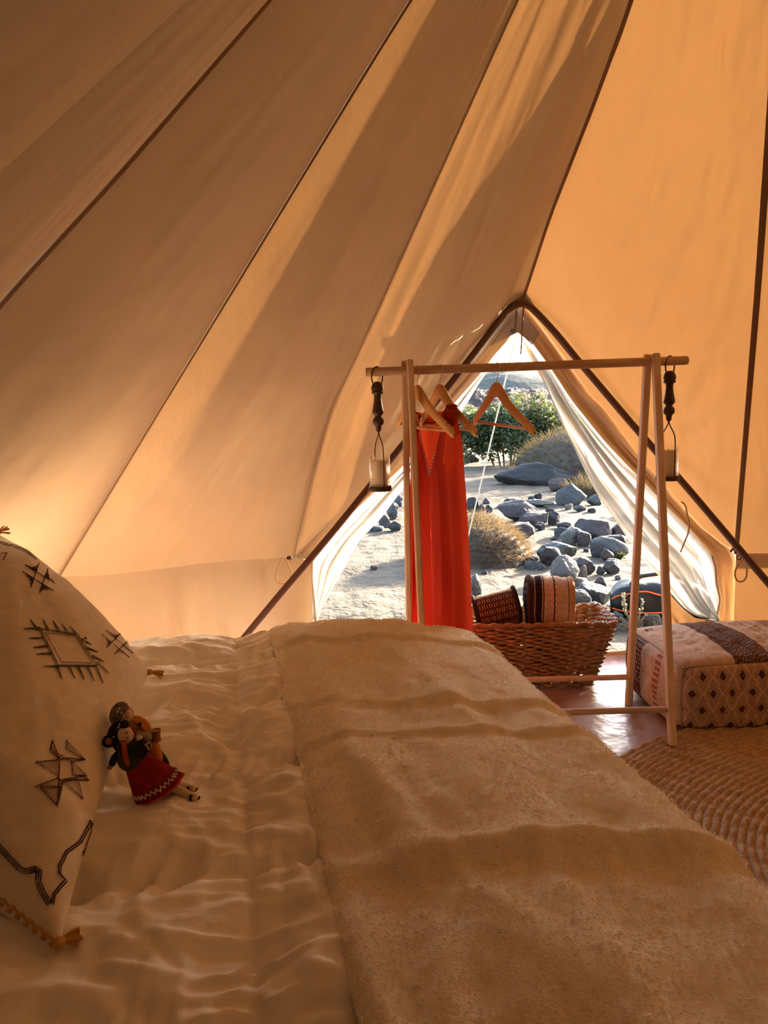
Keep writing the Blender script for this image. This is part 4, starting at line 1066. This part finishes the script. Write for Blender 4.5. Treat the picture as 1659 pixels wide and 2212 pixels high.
def rock(x0, x1, yt, yb, kind, label, seed, sharp=.5, dep=.75, group=None, back=0.0):
    b = oz((x0 + x1) / 2, yb, -.04)
    for _ in range(2): b = oz((x0 + x1) / 2, yb, min(ground_at(b.x, b.y), .05))
    dist = (b - CO).length
    w = (x1 - x0) * dist / F; h = (yb - yt) * dist / F
    d = w * dep; el = math.atan2(CAMZ, dist)
    h = max(h * .55, h - d * .55 * math.sin(el)) * 1.12
    r = random.Random(seed)
    P = ICO_V.copy()
    # faceted by cutting planes, then roughened
    for _ in range(int(9 + 12 * sharp)):
        n = np.array([r.gauss(0, 1), r.gauss(0, 1), r.gauss(0, 1) * .9]); n /= np.linalg.norm(n); c = r.uniform(.55, .86)
        dd = P @ n - c; P = P - np.clip(dd, 0, None)[:, None] * n[None] * (.96 if sharp > .28 else .75)
    off = r.uniform(0, 50)
    nz = fbm(P[:, 0] * 1.8 + off + P[:, 2], P[:, 1] * 1.8 + P[:, 2] * 1.3, seed, 5, .6) * .15
    P = P * (1 + nz)[:, None]
    P -= (P.max(0) + P.min(0)) / 2; P /= np.abs(P).max(0)
    P = P * np.array([w / 2, d / 2, h * .62])
    a = math.radians(r.uniform(-14, 14)); R_ = np.array(Matrix.Rotation(a, 3, 'Z')); P = P @ R_.T
    ctr = np.array([b.x * (1 + back / b.y), b.y + back + d / 2 * .9, ground_at(b.x, b.y) + h * .38])
    m = rnd
    return make('rock', P + ctr, ICO_F, RM[kind], label=label, cat='rock', group=group or 'rocks outside the tent')
SMALL = 'small stone lying half buried in the sand among larger rocks'
ROCKS = [
    (1077, 1246, 1003, 1050, 'd', 'long dark boulder at the foot of the grassy mound', .5, .6), (1187, 1229, 1035, 1062, 'r', 'reddish brown rock lying against the long dark boulder', .3, .8),
    (1206, 1270, 1047, 1093, 'b', 'blue-grey faceted rock with a pale crack below the grassy mound', .8, .8), (1271, 1302, 1070, 1092, 'b', 'small blue-grey stone half buried at the edge of the grass tuft', .5, .8),
    (1154, 1172, 1068, 1082, 'd', 'small dark stone on open sand behind the flat slab, larger of two neighbours', .6, .8), (1141, 1155, 1072, 1081, 'd', 'small dark stone on open sand behind the flat slab, smaller of two neighbours', .6, .8), (1087, 1126, 1077, 1093, 'b', 'small blue-grey stone lying flat behind the broad cracked rock', .5, .7), (1127, 1201, 1079, 1096, 'b', 'flat blue-grey slab behind the broad cracked rock', .5, .6),
    (1077, 1190, 1089, 1134, 'p', 'broad flat dark rock cracked into pieces amid the sand', .5, .6), (1122, 1188, 1110, 1137, 'p', 'rounded brown rock leaning on the front of the broad cracked rock', .3, .6), (1186, 1213, 1107, 1136, 'd', 'dark block at the end of the broad cracked rock', .5, .8),
    (1222, 1240, 1088, 1101, 'k', 'small pink stone beside the blue-grey faceted rock', .3, .8), (1240, 1269, 1092, 1105, 'b', 'small blue-grey stone below the blue-grey faceted rock, next to the pink stone', .5, .8), (1271, 1288, 1098, 1108, 'd', 'small dark stone alone beyond the long sloping mauve boulder', .5, .8),
    (1009, 1039, 1074, 1105, 'd', 'dark rock in the sand behind the guy rope', .5, .8), (1043, 1059, 1075, 1090, 'b', 'small blue-grey stone pointed, just past the dark rock by the guy rope', .7, .8), (1034, 1050, 1092, 1106, 'd', 'small dark stone touching the dark rock by the guy rope', .5, .8), (1049, 1066, 1091, 1108, 'p', 'small mauve stone rounded, in front of the pointed stone by the guy rope', .4, .8),
    (1097, 1159, 1132, 1166, 'p', 'smooth mauve rock beside the dry grass hummock', .3, .7), (1155, 1181, 1130, 1146, 'd', 'small dark stone in front of the broad cracked rock', .5, .8), (1204, 1240, 1130, 1143, 'd', 'small dark stone above the rounded grey rock, behind its neighbour', .5, .7), (1201, 1237, 1140, 1161, 'b', 'small blue-grey stone just above the rounded grey rock', .5, .7),
    (1217, 1270, 1142, 1180, 'g', 'rounded grey rock with a split side', .15, .8), (1248, 1279, 1150, 1181, 'p', 'brown rock touching the rounded grey rock', .25, .8), (1248, 1327, 1125, 1168, 'p', 'long sloping mauve boulder near the net curtain', .35, .7),
    (1323, 1354, 1134, 1162, 'p', 'mauve rock half hidden by the net curtain', .4, .8), (1281, 1357, 1157, 1181, 'd', 'dark flat ledge of rock below the mauve boulder', .6, .5), (1283, 1364, 1168, 1211, 'b', 'wide blue-grey rock with a green sprig at its foot', .5, .7), (1302, 1328, 1187, 1212, 'p', 'small mauve stone leaning on the front of the wide blue-grey rock', .4, .8),
    (1164, 1251, 1174, 1212, 'b', 'domed blue-grey rock behind the pale round boulder', .3, .7), (1169, 1219, 1186, 1227, 'd', 'dark pointed rock with sharp facets', .9, .8), (1196, 1256, 1207, 1262, 'g', 'pale round boulder behind the striped rug', .1, .85),
    (1236, 1291, 1206, 1243, 'p', 'dark angular rock beside the pale round boulder', .7, .7), (1306, 1347, 1210, 1241, 'b', 'square-topped blue-grey block standing alone on sand', .8, .8), (1290, 1309, 1225, 1241, 'd', 'small dark stone next to the square-topped block', .5, .8), (1286, 1312, 1248, 1272, 'p', 'small mauve stone below the dark angular rock, tilted on the sand', .4, .8),
    (1252, 1270, 1224, 1256, 'g', 'small pale grey stone wedged behind the pale round boulder', .4, .8), (1240, 1275, 1249, 1266, 'k', 'flat pinkish stone above the large blue-grey slab', .3, .7), (1240, 1340, 1260, 1308, 'b', 'large angular blue-grey slab beyond the basket', .8, .7),
    (1236, 1280, 1278, 1324, 'g', 'sunlit oval grey rock just behind the basket', .2, .8), (1247, 1324, 1304, 1350, 'b', 'wedge-shaped blue-grey rock beside the basket', .9, .7), (1278, 1344, 1340, 1365, 'b', 'low blue-grey stone at the tent threshold', .9, .6), (1320, 1348, 1324, 1351, 'b', 'small blue-grey stone between the wedge-shaped rock and the duffel bag', .6, .8),
    (1393, 1430, 1330, 1362, 'b', 'blue-grey stone in front of the duffel bag', .6, .8), (1016, 1042, 1244, 1292, 'g', 'pale rock peeking out beside the hem of the dress', .2, .8), (1136, 1166, 1202, 1218, 'd', 'small dark stone behind the dry grass hummock edge, upper of two', .6, .7), (1132, 1164, 1211, 1230, 'b', 'small blue-grey stone behind the dry grass hummock edge, lower of two', .5, .7),
    (798, 830, 1136, 1150, 'b', 'small blue-grey stone beyond the left net curtain on open sand', .4, .8), (818, 850, 1114, 1142, 'p', 'mauve rock behind the net curtain and the rack leg', .3, .8), (836, 862, 1088, 1122, 'b', 'pale-edged dark rock behind the left rack legs', .5, .8), (848, 872, 1072, 1096, 'b', 'small blue-grey stone farthest behind the left rack legs', .5, .8), (1004, 1037, 980, 999, 'p', 'low brown rock at the foot of the leafy bush', .2, .8),
    (800, 816, 1220, 1231, 'p', 'small mauve stone flat, alone on the sand by the left net', .5, .8), (1040, 1054, 1232, 1242, 'r', 'small reddish stone alone on the sand between dress and basket', .5, .8), (835, 870, 1128, 1148, 'd', 'small dark stone below the pale-edged rock by the left rack legs', .5, .8), (1180, 1200, 1098, 1108, 'd', 'small dark stone beside the dark block of the cracked rock', .5, .8), (1163, 1180, 1216, 1230, 'b', 'small blue-grey stone at the foot of the dark pointed rock', .5, .8),
    (1140, 1150, 1148, 1154, 'd', 'small dark stone tiny, on sand near the smooth mauve rock', .5, .8), (1190, 1206, 1160, 1168, 'd', 'small dark stone tiny, in front of the rounded grey rock', .5, .8), (1262, 1276, 1184, 1192, 'p', 'small mauve stone tiny, below the brown rock and the rounded grey one', .5, .8), (1330, 1346, 1244, 1254, 'b', 'small blue-grey stone tiny, beyond the large angular slab', .5, .8), (1225, 1240, 1181, 1190, 'b', 'small blue-grey stone tiny, behind the domed blue-grey rock', .5, .8),
]
for i, (x0, x1, yt, yb, kd, lb, sh, dp) in enumerate(ROCKS):
    rock(x0, x1, yt, yb, kd, lb, 300 + i, sh, dp, 'small stones in the sand' if lb.startswith('small') else None, {8: .20, 27: .13}.get(i, 0.0))   # two rocks stand behind the ones that lean on them

# ------------------------------------------------------------------ plants
LEAF = M('leaf_green', (0.0310, 0.0434, 0.0139), (0.0527, 0.0620, 0.0217), scale=3, rough=.5, spec=.5, transl=((0.0682, 0.0806, 0.0186), .35))
STRAW = M('dry_grass', (0.0859, 0.0593, 0.0307), (0.0614, 0.0389, 0.0184), scale=6, rough=.9, transl=((0.1023, 0.0675, 0.0307), .35))
GREENGR = M('green_grass', (0.0614, 0.0593, 0.0266), (0.0450, 0.0430, 0.0184), scale=6, rough=.9, transl=((0.0818, 0.0777, 0.0307), .35))
PLUME = M('plume', (0.1922, 0.1550, 0.1178), rough=1.0, transl=((0.2170, 0.1705, 0.1240), .4))
SAGE = M('sage_leaf', (0.2100, 0.2000, 0.1500), (0.1700, 0.1650, 0.1250), scale=20, rough=.9, transl=((0.2500, 0.2400, 0.1650), .3))
STEM = M('twig', (.10, .065, .04), rough=.9)
SOIL = M('soil_mound', (0.0550, 0.0413, 0.0316), (0.0358, 0.0261, 0.0206), scale=5, rough=1.0, bump=1, bscale=18, bdist=.05)
def blades(roots, dirs, L, w, seed, curl=.5, seg=4):
    r = random.Random(seed); V = []; Fc = []
    for p, d in zip(roots, dirs):
        l = L * r.uniform(.5, 1.2); d = (Vector(d) + Vector((r.gauss(0, .35), r.gauss(0, .35), r.gauss(0, .15)))).normalized()
        sd = d.cross(Vector((r.uniform(-1, 1), r.uniform(-1, 1), .3))).normalized(); q = Vector(p); k = len(V)
        for s_ in range(seg + 1):
            ww = w * (1 - s_ / seg * .9) * .5
            V += [q + sd * ww, q - sd * ww]
            q = q + d * (l / seg); d = (d + Vector((0, 0, -curl / seg)) + Vector((r.gauss(0, .06), r.gauss(0, .06), 0))).normalized()
        for s_ in range(seg): Fc.append([k + 2 * s_, k + 2 * s_ + 1, k + 2 * s_ + 3, k + 2 * s_ + 2])
    return [tuple(v) for v in V], Fc
def mound(name, base, rx, ry, h, label, n, L, w, seed, green=.0, mat=STRAW, flat=1.0, curl=.6):
    th = thing(name, tuple(base), label=label, cat='grass')
    P = ICO_V.copy(); nzs = fbm(P[:, 0] * 2 + seed, P[:, 1] * 2 + P[:, 2], seed, 3) * .16
    P = P * (1 + nzs)[:, None] * np.array([rx, ry, h]); P[:, 2] = np.maximum(P[:, 2], -.08); W = P + np.array(base)
    make('earth_mound', W, ICO_F, SOIL, th)
    r = random.Random(seed); ro = []; di = []
    for _ in range(n):
        while True:
            k = r.randrange(len(W))
            if ICO_V[k][2] > .02: break
        j = np.array([r.gauss(0, .03), r.gauss(0, .03), 0]) * rx
        nn = ICO_V[k] * np.array([1 / rx, 1 / ry, 1 / h]); nn /= np.linalg.norm(nn)
        ro.append(W[k] + j - nn * .01); di.append(tuple(nn * .8 + np.array([0, 0, .45])))
    cut = int(n * green)
    if cut: v, f = blades(ro[:cut], di[:cut], L, w, seed + 1, curl * .5); make('green_blades', v, f, GREENGR, th, kind='stuff', smooth=False)
    v, f = blades(ro[cut:], di[cut:], L, w, seed + 2, curl); make('dry_blades', v, f, mat, th, kind='stuff', smooth=False)
    return th
b = oz(1070, 1232, -.03)
mound('grass_hummock', b + Vector((-.10, .50, 0)), .42, .44, .33, 'low hummock of dry straw-coloured grass in the sand beside the dress', 5600, .105, .005, 401, 0, STRAW, 1, 1.6)
b = oz(1240, 1058, -.03)
mound('grass_mound', b + Vector((.75, 2.3, 0)), 1.25, 1.2, .80, 'tall earthy mound topped with dry and green grass behind the long dark boulder', 4200, .20, .009, 402, .35, STRAW, 1, .9)
b = oz(1276, 1075, -.03)
mound('grass_tuft', b + Vector((0, .3, 0)), .20, .18, .12, 'pale grass tuft beside the blue-grey faceted rock', 700, .22, .008, 403, .3, STRAW)
# leafy bush built from clumps of leaves on stems
def bush(name, px0, px1, ytop, ybase, dist, n, leaf, seed, label, mat=LEAF, depth=1.0):
    b = oz((px0 + px1) / 2, ybase, -.05); k = dist / b.y
    b = Vector((b.x * k, dist, ground_at(b.x * k, dist)))
    w = (px1 - px0) * dist / F; h = (ybase - ytop) * dist / F
    th = thing(name, tuple(b), label=label, cat='bush')
    r = random.Random(seed); cl = []
    for _ in range(40):
        cx = r.uniform(-.5, .5); cl.append((b + Vector((cx * w, r.uniform(-.5, .5) * depth + .3, h * (.30 + .55 * r.random() * (1 - .8 * abs(cx) ** 1.6)))), r.uniform(.16, .30) * h))
    V = []; Fc = []
    for _ in range(n):
        c, rad = cl[r.randrange(len(cl))]
        d = Vector((r.gauss(0, 1), r.gauss(0, 1), r.gauss(0, 1))).normalized(); p = c + d * rad * (r.random() ** .33) * Vector((1, 1, 1)).length / 1.732
        if p.z < b.z + .02: p.z = b.z + abs(p.z - b.z) + .02
        u = Vector((r.gauss(0, 1), r.gauss(0, 1), r.gauss(0, .6))).normalized(); s_ = u.cross(Vector((r.gauss(0, 1), r.gauss(0, 1), r.gauss(0, 1)))).normalized()
        l = leaf * r.uniform(.6, 1.3); q = len(V)
        V += [p - u * l, p + s_ * l * .38, p + u * l, p - s_ * l * .38]; Fc.append([q, q + 1, q + 2, q + 3])
    make('foliage', [tuple(v) for v in V], Fc, mat, th, kind='stuff', smooth=False)
    for c, rad in cl[:12]:
        v, f = tube(smooth_curve([b + Vector(((c.x - b.x) * .3, .2, -.05)), b.lerp(c, .5) + Vector((0, 0, .1)), c], 8, 1), [.025 - .0025 * i for i in range(8)], 5); make('stem', v, f, STEM, th)
    return th
bush('leafy_bush', 985, 1225, 846, 1000, 17.0, 30000, .055, 411, 'large leafy green bush with bright leaves beyond the sandy clearing', depth=1.6)
bush('dark_bush', 820, 952, 868, 996, 18.6, 9000, .06, 413, 'dark bush behind the hanging dress and the leafy bush', depth=1.6)
bush('side_bush', 1240, 1340, 878, 972, 19.6, 9000, .055, 412, 'green bush half hidden behind the net curtain and grassy mound', depth=1.4)
# shrubs out of view, added beside the clearing to shade the far sand
def shade_shrub_at(x, y, h, w, n, seed, label):
    b = Vector((x, y, ground_at(x, y))); th = thing('shade_shrub', tuple(b), label=label, cat='bush', group='unseen shrubs added to shade the sand'); r = random.Random(seed); V = []; Fc = []
    cl = [(b + Vector((r.uniform(-.5, .5) * w, r.uniform(-.5, .5) * w, h * r.uniform(.2, .85))), r.uniform(.14, .24) * h) for _ in range(30)]
    for _ in range(n):
        c, rad = cl[r.randrange(len(cl))]; p = c + Vector((r.gauss(0, 1), r.gauss(0, 1), r.gauss(0, 1))).normalized() * rad * r.random() ** .33
        p.z = max(p.z, b.z + .03); u = Vector((r.gauss(0, 1), r.gauss(0, 1), r.gauss(0, .6))).normalized(); s_ = u.cross(Vector((r.gauss(0, 1), r.gauss(0, 1), r.gauss(0, 1)))).normalized(); l = .08 * r.uniform(.6, 1.3); q = len(V)
        V += [p - u * l, p + s_ * l * .38, p + u * l, p - s_ * l * .38]; Fc.append([q, q + 1, q + 2, q + 3])
    make('foliage', [tuple(v) for v in V], Fc, LEAF, th, kind='stuff', smooth=False)
    for c, rad in cl[:8]:
        v, f = tube(smooth_curve([b + Vector(((c.x - b.x) * .3, 0, -.05)), b.lerp(c, .5), c], 8, 1), [.03 - .003 * i for i in range(8)], 5); make('stem', v, f, STEM, th)
for i, (x, y, h, w) in enumerate(((6.6, 15.6, 2.3, 2.2), (9.3, 13.0, 2.1, 2.0), (6.3, 10.8, 1.5, 1.5))):
    shade_shrub_at(x, y, h, w, 5000, 440 + i, ('unseen tall green shrub added behind the grassy mound to shade the far sand', 'unseen tall green shrub added farthest out to shade the far sand', 'unseen lower green shrub added nearest the tent to shade the far sand')[i])
# pampas plumes standing out of the bush
for i, (x, yt, yb) in enumerate([(1132, 852, 900), (1140, 858, 910), (1159, 846, 912), (1167, 850, 905), (1170, 843, 890), (1178, 850, 884), (1145, 880, 925), (1150, 885, 930), (1195, 893, 915), (1202, 902, 925)]):
    Yp = 16.75 + .55 * ((i * 7) % 10) / 9; p1 = oy(x, yb, Yp); p2 = oy(x + 2, yt, Yp); p0 = Vector((p1.x - .03, Yp, ground_at(p1.x - .03, Yp)))
    pm = thing('pampas_plume', (p0.x, p0.y, p0.z), label='feathery pale pampas plume rising from the leafy bush', cat='plant', group='pampas plumes in the bush')
    v, f = tube([p0, p1], .006, 5); make('stalk', v, f, STRAW, pm)
    r = random.Random(i); ro = []; di = []
    for _ in range(130):
        t = r.random(); ro.append(p1.lerp(p2, t)); di.append((r.gauss(0, .35), r.gauss(0, .35), 1.2))
    v, f = blades(ro, di, .12, .010, i, .5, 3); make('feathers', v, f, PLUME, pm, kind='stuff', smooth=False)
# small silvery sprig by the threshold and a green sprig among the rocks
def sprig(name, pts, Y, label, mat, seed, leaf=.018):
    base = oy(*pts[0][0], Y); th = thing(name, (base.x, base.y, base.z), label=label, cat='plant'); r = random.Random(seed)
    V = []; Fc = []
    for path in pts:
        c = smooth_curve([tuple(oy(x, y, Y)) for x, y in path], 14, 1); v, f = tube(c, .0022, 5); make('stem', v, f, mat, th)
        for p in c[3:]:
            for _ in range(6):
                u = Vector((r.gauss(0, 1), r.gauss(0, 1), .9 + r.random())).normalized(); s_ = u.cross(Vector((r.gauss(0, 1), r.gauss(0, 1), 0))).normalized(); k = len(V); p_ = Vector(p); l = leaf * r.uniform(.7, 1.3)
                V += [p_, p_ + u * l * .5 + s_ * l * .22, p_ + u * l, p_ + u * l * .5 - s_ * l * .22]; Fc.append([k, k + 1, k + 2, k + 3])
    make('leaves', [tuple(v) for v in V], Fc, mat, th, kind='stuff', smooth=False)
sprig('silvery_shrub', [[(1372, 1364), (1362, 1345), (1350, 1322), (1345, 1305)], [(1374, 1364), (1380, 1340), (1387, 1310), (1388, 1298)], [(1376, 1364), (1384, 1350), (1394, 1330)], [(1370, 1364), (1356, 1352), (1342, 1338)], [(1373, 1364), (1372, 1345), (1370, 1325)], [(1372, 1364), (1350, 1357), (1340, 1352)], [(1352, 1330), (1349, 1300), (1348, 1284)]], oz(1373, 1364, -.062).y, 'small silvery-leaved sprig in front of the duffel bag', SAGE, 421)
sprig('green_sprig', [[(1340, 1210), (1334, 1200)], [(1340, 1210), (1345, 1200)], [(1338, 1210), (1328, 1205)]], oz(1340, 1210, -.055).y, 'tiny green sprig at the foot of the wide blue-grey rock', LEAF, 422, .03)


# ------------------------------------------------------------------ two small folk dolls leaning on the cushion
DK = .1688
def dp(cx, cy, Y): return oy(200 + cx * DK, 1480 + cy * DK, Y)
SKIN = M('doll_skin', (.60, .47, .36), rough=.8); HAIRB = M('doll_black', (.014, .010, .010), rough=.9, bump=.6, bscale=300, bdist=.002)
GREENJ = M('doll_green', (.045, .050, .028), (.03, .035, .02), scale=80, rough=.95); REDS = M('doll_red_skirt', (.26, .010, .012), (.20, .007, .009), scale=40, rough=.9)
CREAMD = M('doll_cream', (.58, .47, .35), rough=.9); ORG = M('doll_orange', (.55, .21, .03), (.46, .16, .02), scale=60, rough=.9); KNIT = M('doll_knit', (.22, .17, .14), (.10, .075, .065), scale=180, rough=1.0)
SPOOLM = M('doll_spool', (.28, .10, .04), rough=.6); REDT = M('doll_red_trim', (.45, .05, .025), rough=.9); WHT = M('doll_white', (.70, .64, .54), rough=.9); HAIRL = M('doll_pale_hair', (.42, .32, .22), rough=1.0)
PX = .00076
def blob(cx, cy, Y, rx, ry, rz, ang=0):
    R_ = Matrix.Rotation(math.radians(ang), 3, 'Y'); return ellipsoid(dp(cx, cy, Y), (rx, ry, rz), R_, 12, 16)
def limb(pts, r, seg=10):
    return tube(smooth_curve([tuple(dp(*p)) for p in pts], 16, 2), r, seg)
# front doll
dA = thing('doll', tuple(dp(760, 1500, 1.245)), label='small folk doll in green jacket and red skirt with white zigzag hem', cat='doll', group='folk dolls leaning on the cushion')
YA = 1.222
w0 = dp(640, 905, YA); w1 = dp(935, 1275, 1.238); ax = (w1 - w0).normalized(); sdv = ax.cross(Vector((0, 1, 0))).normalized(); fr = sdv.cross(ax).normalized()
V = []; n1, n2 = 22, 56
for i in range(n1):
    t = i / (n1 - 1); R_ = .021 + .024 * t ** .8
    for k in range(n2):
        a = 2 * PI * k / n2; rr_ = R_ * (1 + .05 * t * math.sin(9 * a) + .03 * t * math.sin(5 * a + 1))
        q = w0.lerp(w1, t) + sdv * rr_ * math.cos(a) + fr * rr_ * .62 * math.sin(a); q.z = max(q.z, .553); V.append(tuple(q))
f = grid_faces(n1, n2, closed_v=True).tolist() + [[(n1 - 1) * n2 + k for k in range(n2)], list(range(n2))[::-1]]
sk = make('skirt', V, f, REDS, dA)
zz_ = []
for k in range(57):
    a = 2 * PI * k / 56; t = .80 + (.05 if k % 2 else -.05); R_ = (.021 + .024 * t ** .8) * (1 + .05 * t * math.sin(9 * a) + .03 * t * math.sin(5 * a + 1)) + .0016
    zz_.append(w0.lerp(w1, t) + sdv * R_ * math.cos(a) + fr * R_ * .64 * math.sin(a))
v, f = tube(zz_[:-1], .0022, 5, closed=True); make('rickrack', v, f, WHT, sk)
hm = [w1 + sdv * (.045 * (1 + .05 * math.sin(9 * a) + .03 * math.sin(5 * a + 1))) * math.cos(a) + fr * .028 * math.sin(a) for a in np.linspace(0, 2 * PI, 56, endpoint=False)]
for q in hm: q.z = max(q.z, .555)
v, f = tube(hm, .0026, 5, closed=True); make('hem', v, f, REDT, sk)
for (a, b, c) in (((1060, 1230, 1.25), (1200, 1310, 1.25), (1370, 1400, 1.247)), ((1080, 1200, 1.262), (1200, 1240, 1.264), (1340, 1290, 1.268))):
    v, f = limb([a, b, c], [.0095 - .0001 * i for i in range(16)]); lg = make('leg', v, f, CREAMD, dA)
    v, f = blob(c[0] + 22, c[1] - 15, c[2] - .002, .0068, .007, .006); make('foot', v, f, CREAMD, dA)
    v, f = tube([dp(c[0] - 25 + 14 * math.cos(t) * .5, c[1] + 45 * math.sin(t), c[2] + .010 * math.cos(t)) for t in np.linspace(0, 2 * PI, 12, endpoint=False)], .0018, 5, closed=True); make('shoe_strap', v, f, HAIRB, dA)
    v, f = limb([(c[0] + 40, c[1] + 20, c[2]), (c[0] + 70, c[1] + 5, c[2]), (c[0] + 88, c[1] - 20, c[2])], .002, 5); make('shoe_bow', v, f, HAIRB, dA)
v, f = blob(590, 830, YA, .025, .019, .031, 28); make('jacket', v, f, GREENJ, dA)
v, f = limb([(480, 660, YA - .016), (490, 760, YA - .021), (505, 860, YA - .0205), (545, 960, YA - .014)], .0045, 6); tr_ = make('jacket_trim', v, f, REDT, dA)
v, f = join([limb([(455 + 6 * k, 690 + 32 * k, YA - .0225), (515 + 6 * k, 680 + 32 * k, YA - .0225)], .0009, 4) for k in range(9)]); make('trim_stitches', v, f, ORG, tr_)
v, f = limb([(420, 680, YA - .012), (425, 780, YA - .018), (455, 880, YA - .018), (500, 960, YA - .012)], .0030, 6); make('jacket_trim', v, f, GREENJ, dA)
v, f = limb([(610, 760, YA - .012), (700, 830, YA - .022), (770, 780, YA - .024), (720, 690, YA - .02), (690, 640, YA - .016)], [.0085] * 8 + [.0068] * 8); make('arm', v, f, HAIRB, dA)
v, f = blob(688, 630, YA - .018, .0055, .005, .006); make('hand', v, f, SKIN, dA)
v, f = limb([(430, 800, YA - .004), (360, 880, YA - .006), (330, 960, YA - .004)], .0058, 8); make('arm', v, f, HAIRB, dA)
v, f = limb([(330, 960, YA - .006), (300, 1010, YA - .002)], .0042, 6); make('hand', v, f, SPOOLM, dA)
v, f = blob(505, 585, YA - .004, .0125, .013, .0155, -18); hd2 = make('head', v, f, SKIN, dA)
for (ex, ey) in ((505, 560), (530, 548)):
    v, f = blob(ex, ey, YA - .0172, .0016, .001, .0010); make('eye', v, f, HAIRB, hd2)
v, f = blob(528, 622, YA - .0158, .0022, .001, .001, -20); make('mouth', v, f, REDT, hd2)
v, f = blob(548, 588, YA - .0165, .0018, .002, .003, -20); make('nose', v, f, SKIN, hd2)
v, f = blob(405, 560, YA + .004, .0165, .0155, .022, 22); cp = make('headscarf', v, f, HAIRB, dA)
v, f = blob(490, 455, YA - .002, .0075, .008, .0085, 30); make('topknot', v, f, HAIRB, cp)
v, f = blob(430, 690, YA + .003, .012, .012, .014, 0); make('hair', v, f, HAIRB, dA)
v, f = blob(288, 665, YA - .004, .0105, .009, .011); bn = make('hair_bun', v, f, HAIRB, dA)
v, f = blob(288, 668, YA - .011, .0055, .004, .006); make('bun_ribbon', v, f, SPOOLM, bn)
for k in range(6):
    v, f = blob(355 + 15 * k, 610 - 32 * k, YA - .0105 + .001 * k, .0017, .0012, .0017); make('bead', v, f, WHT, cp)
pc_ = [dp(x, y, YA - .026) for x, y in ((735, 725), (810, 668), (850, 735), (775, 802))]
make('paper_square', [tuple(p) for p in pc_] + [tuple(p + Vector((0, .0012, 0))) for p in pc_], [[0, 1, 2, 3], [7, 6, 5, 4], [0, 4, 5, 1], [1, 5, 6, 2], [2, 6, 7, 3], [3, 7, 4, 0]], WHT, dA, smooth=False)
for cx_, cy_ in ((812, 700), (826, 722), (800, 715), (818, 742)):
    v, f = blob(cx_, cy_, YA - .0266, .0016, .0006, .0016); make('paper_mark', v, f, HAIRB, dA)
# companion doll behind
YB = 1.275
dB = thing('doll', tuple(dp(800, 1100, YB + .01)), label='small folk doll in grey knit cap and orange shawl holding a wooden spool', cat='doll', group='folk dolls leaning on the cushion')
v, f = blob(425, 315, YB, .0165, .016, .0225, 24); ct = make('knit_cap', v, f, KNIT, dB)
for k, (cx_, cy_) in enumerate(((420, 248), (400, 290), (375, 325), (450, 300), (365, 375), (395, 345))):
    v, f = tube([dp(cx_ + 12 * math.cos(t), cy_ + 12 * math.sin(t), YB - .0165 + .004 * (abs(cx_ - 420) / 60)) for t in np.linspace(0, 2 * PI, 9, endpoint=False)], .0009, 4, closed=True); make('cap_motif', v, f, WHT, ct)
v, f = blob(510, 340, YB - .001, .0115, .0125, .0145, -22); hb = make('head', v, f, SKIN, dB)
for ex, ey in ((505, 315), (535, 300)):
    v, f = blob(ex, ey, YB - .0135, .0015, .001, .001); make('eye', v, f, HAIRB, hb)
v, f = blob(525, 352, YB - .0128, .0024, .001, .0012, -20); make('mouth', v, f, REDT, hb)
v, f = blob(530, 330, YB + .006, .011, .012, .016, -10); make('hair', v, f, HAIRL, dB)
v, f = blob(420, 375, YB - .003, .009, .011, .010, 10); make('hair', v, f, HAIRL, dB)
v, f = blob(660, 500, YB + .002, .026, .017, .0205, 40); sh_ = make('shawl', v, f, ORG, dB)
v, f = join([limb([(600 + 25 * k, 400 + 24 * k, YB - .013), (690 + 20 * k, 440 + 28 * k, YB - .016), (770 + 8 * k, 500 + 18 * k, YB - .010)], .0018, 5) for k in range(4)]); make('shawl_fold', v, f, ORG, sh_)
v, f = blob(686, 448, YB - .016, .0034, .002, .0034); make('brooch', v, f, HAIRB, sh_)
v, f = limb([(600, 590, YB - .010), (680, 590, YB - .016), (760, 600, YB - .016), (840, 605, YB - .012)], .0082, 9); make('arm', v, f, HAIRL, dB)
v, f = blob(620, 590, YB - .018, .0075, .006, .0055); make('ball_of_yarn', v, f, REDT, dB)
s0 = dp(900, 655, YB - .010); s1 = dp(893, 520, YB - .010)
v, f = tube([s0, s0.lerp(s1, .10), s0.lerp(s1, .16), s0.lerp(s1, .84), s0.lerp(s1, .90), s1], [.0088, .0088, .0074, .0074, .0084, .0084], 16); make('spool', v, f, SPOOLM, dB)
v, f = limb([(800, 620, YB), (850, 740, YB - .002), (900, 860, YB), (930, 960, YB + .003)], [.014 - .0003 * i for i in range(16)], 10); make('skirt', v, f, ORG, dB)
v, f = limb([(860, 800, YB + .006), (940, 900, YB + .008), (990, 980, YB + .010), (985, 1150, YB + .012), (1000, 1330, YB + .012)], [.012] * 16, 10); make('underskirt', v, f, HAIRB, dB)

# settle the pair: seated in the quilt, backs against the cushion
dA.location += Vector((-.014, .007, -.010)); dB.location += Vector((-.014, .007, -.010))
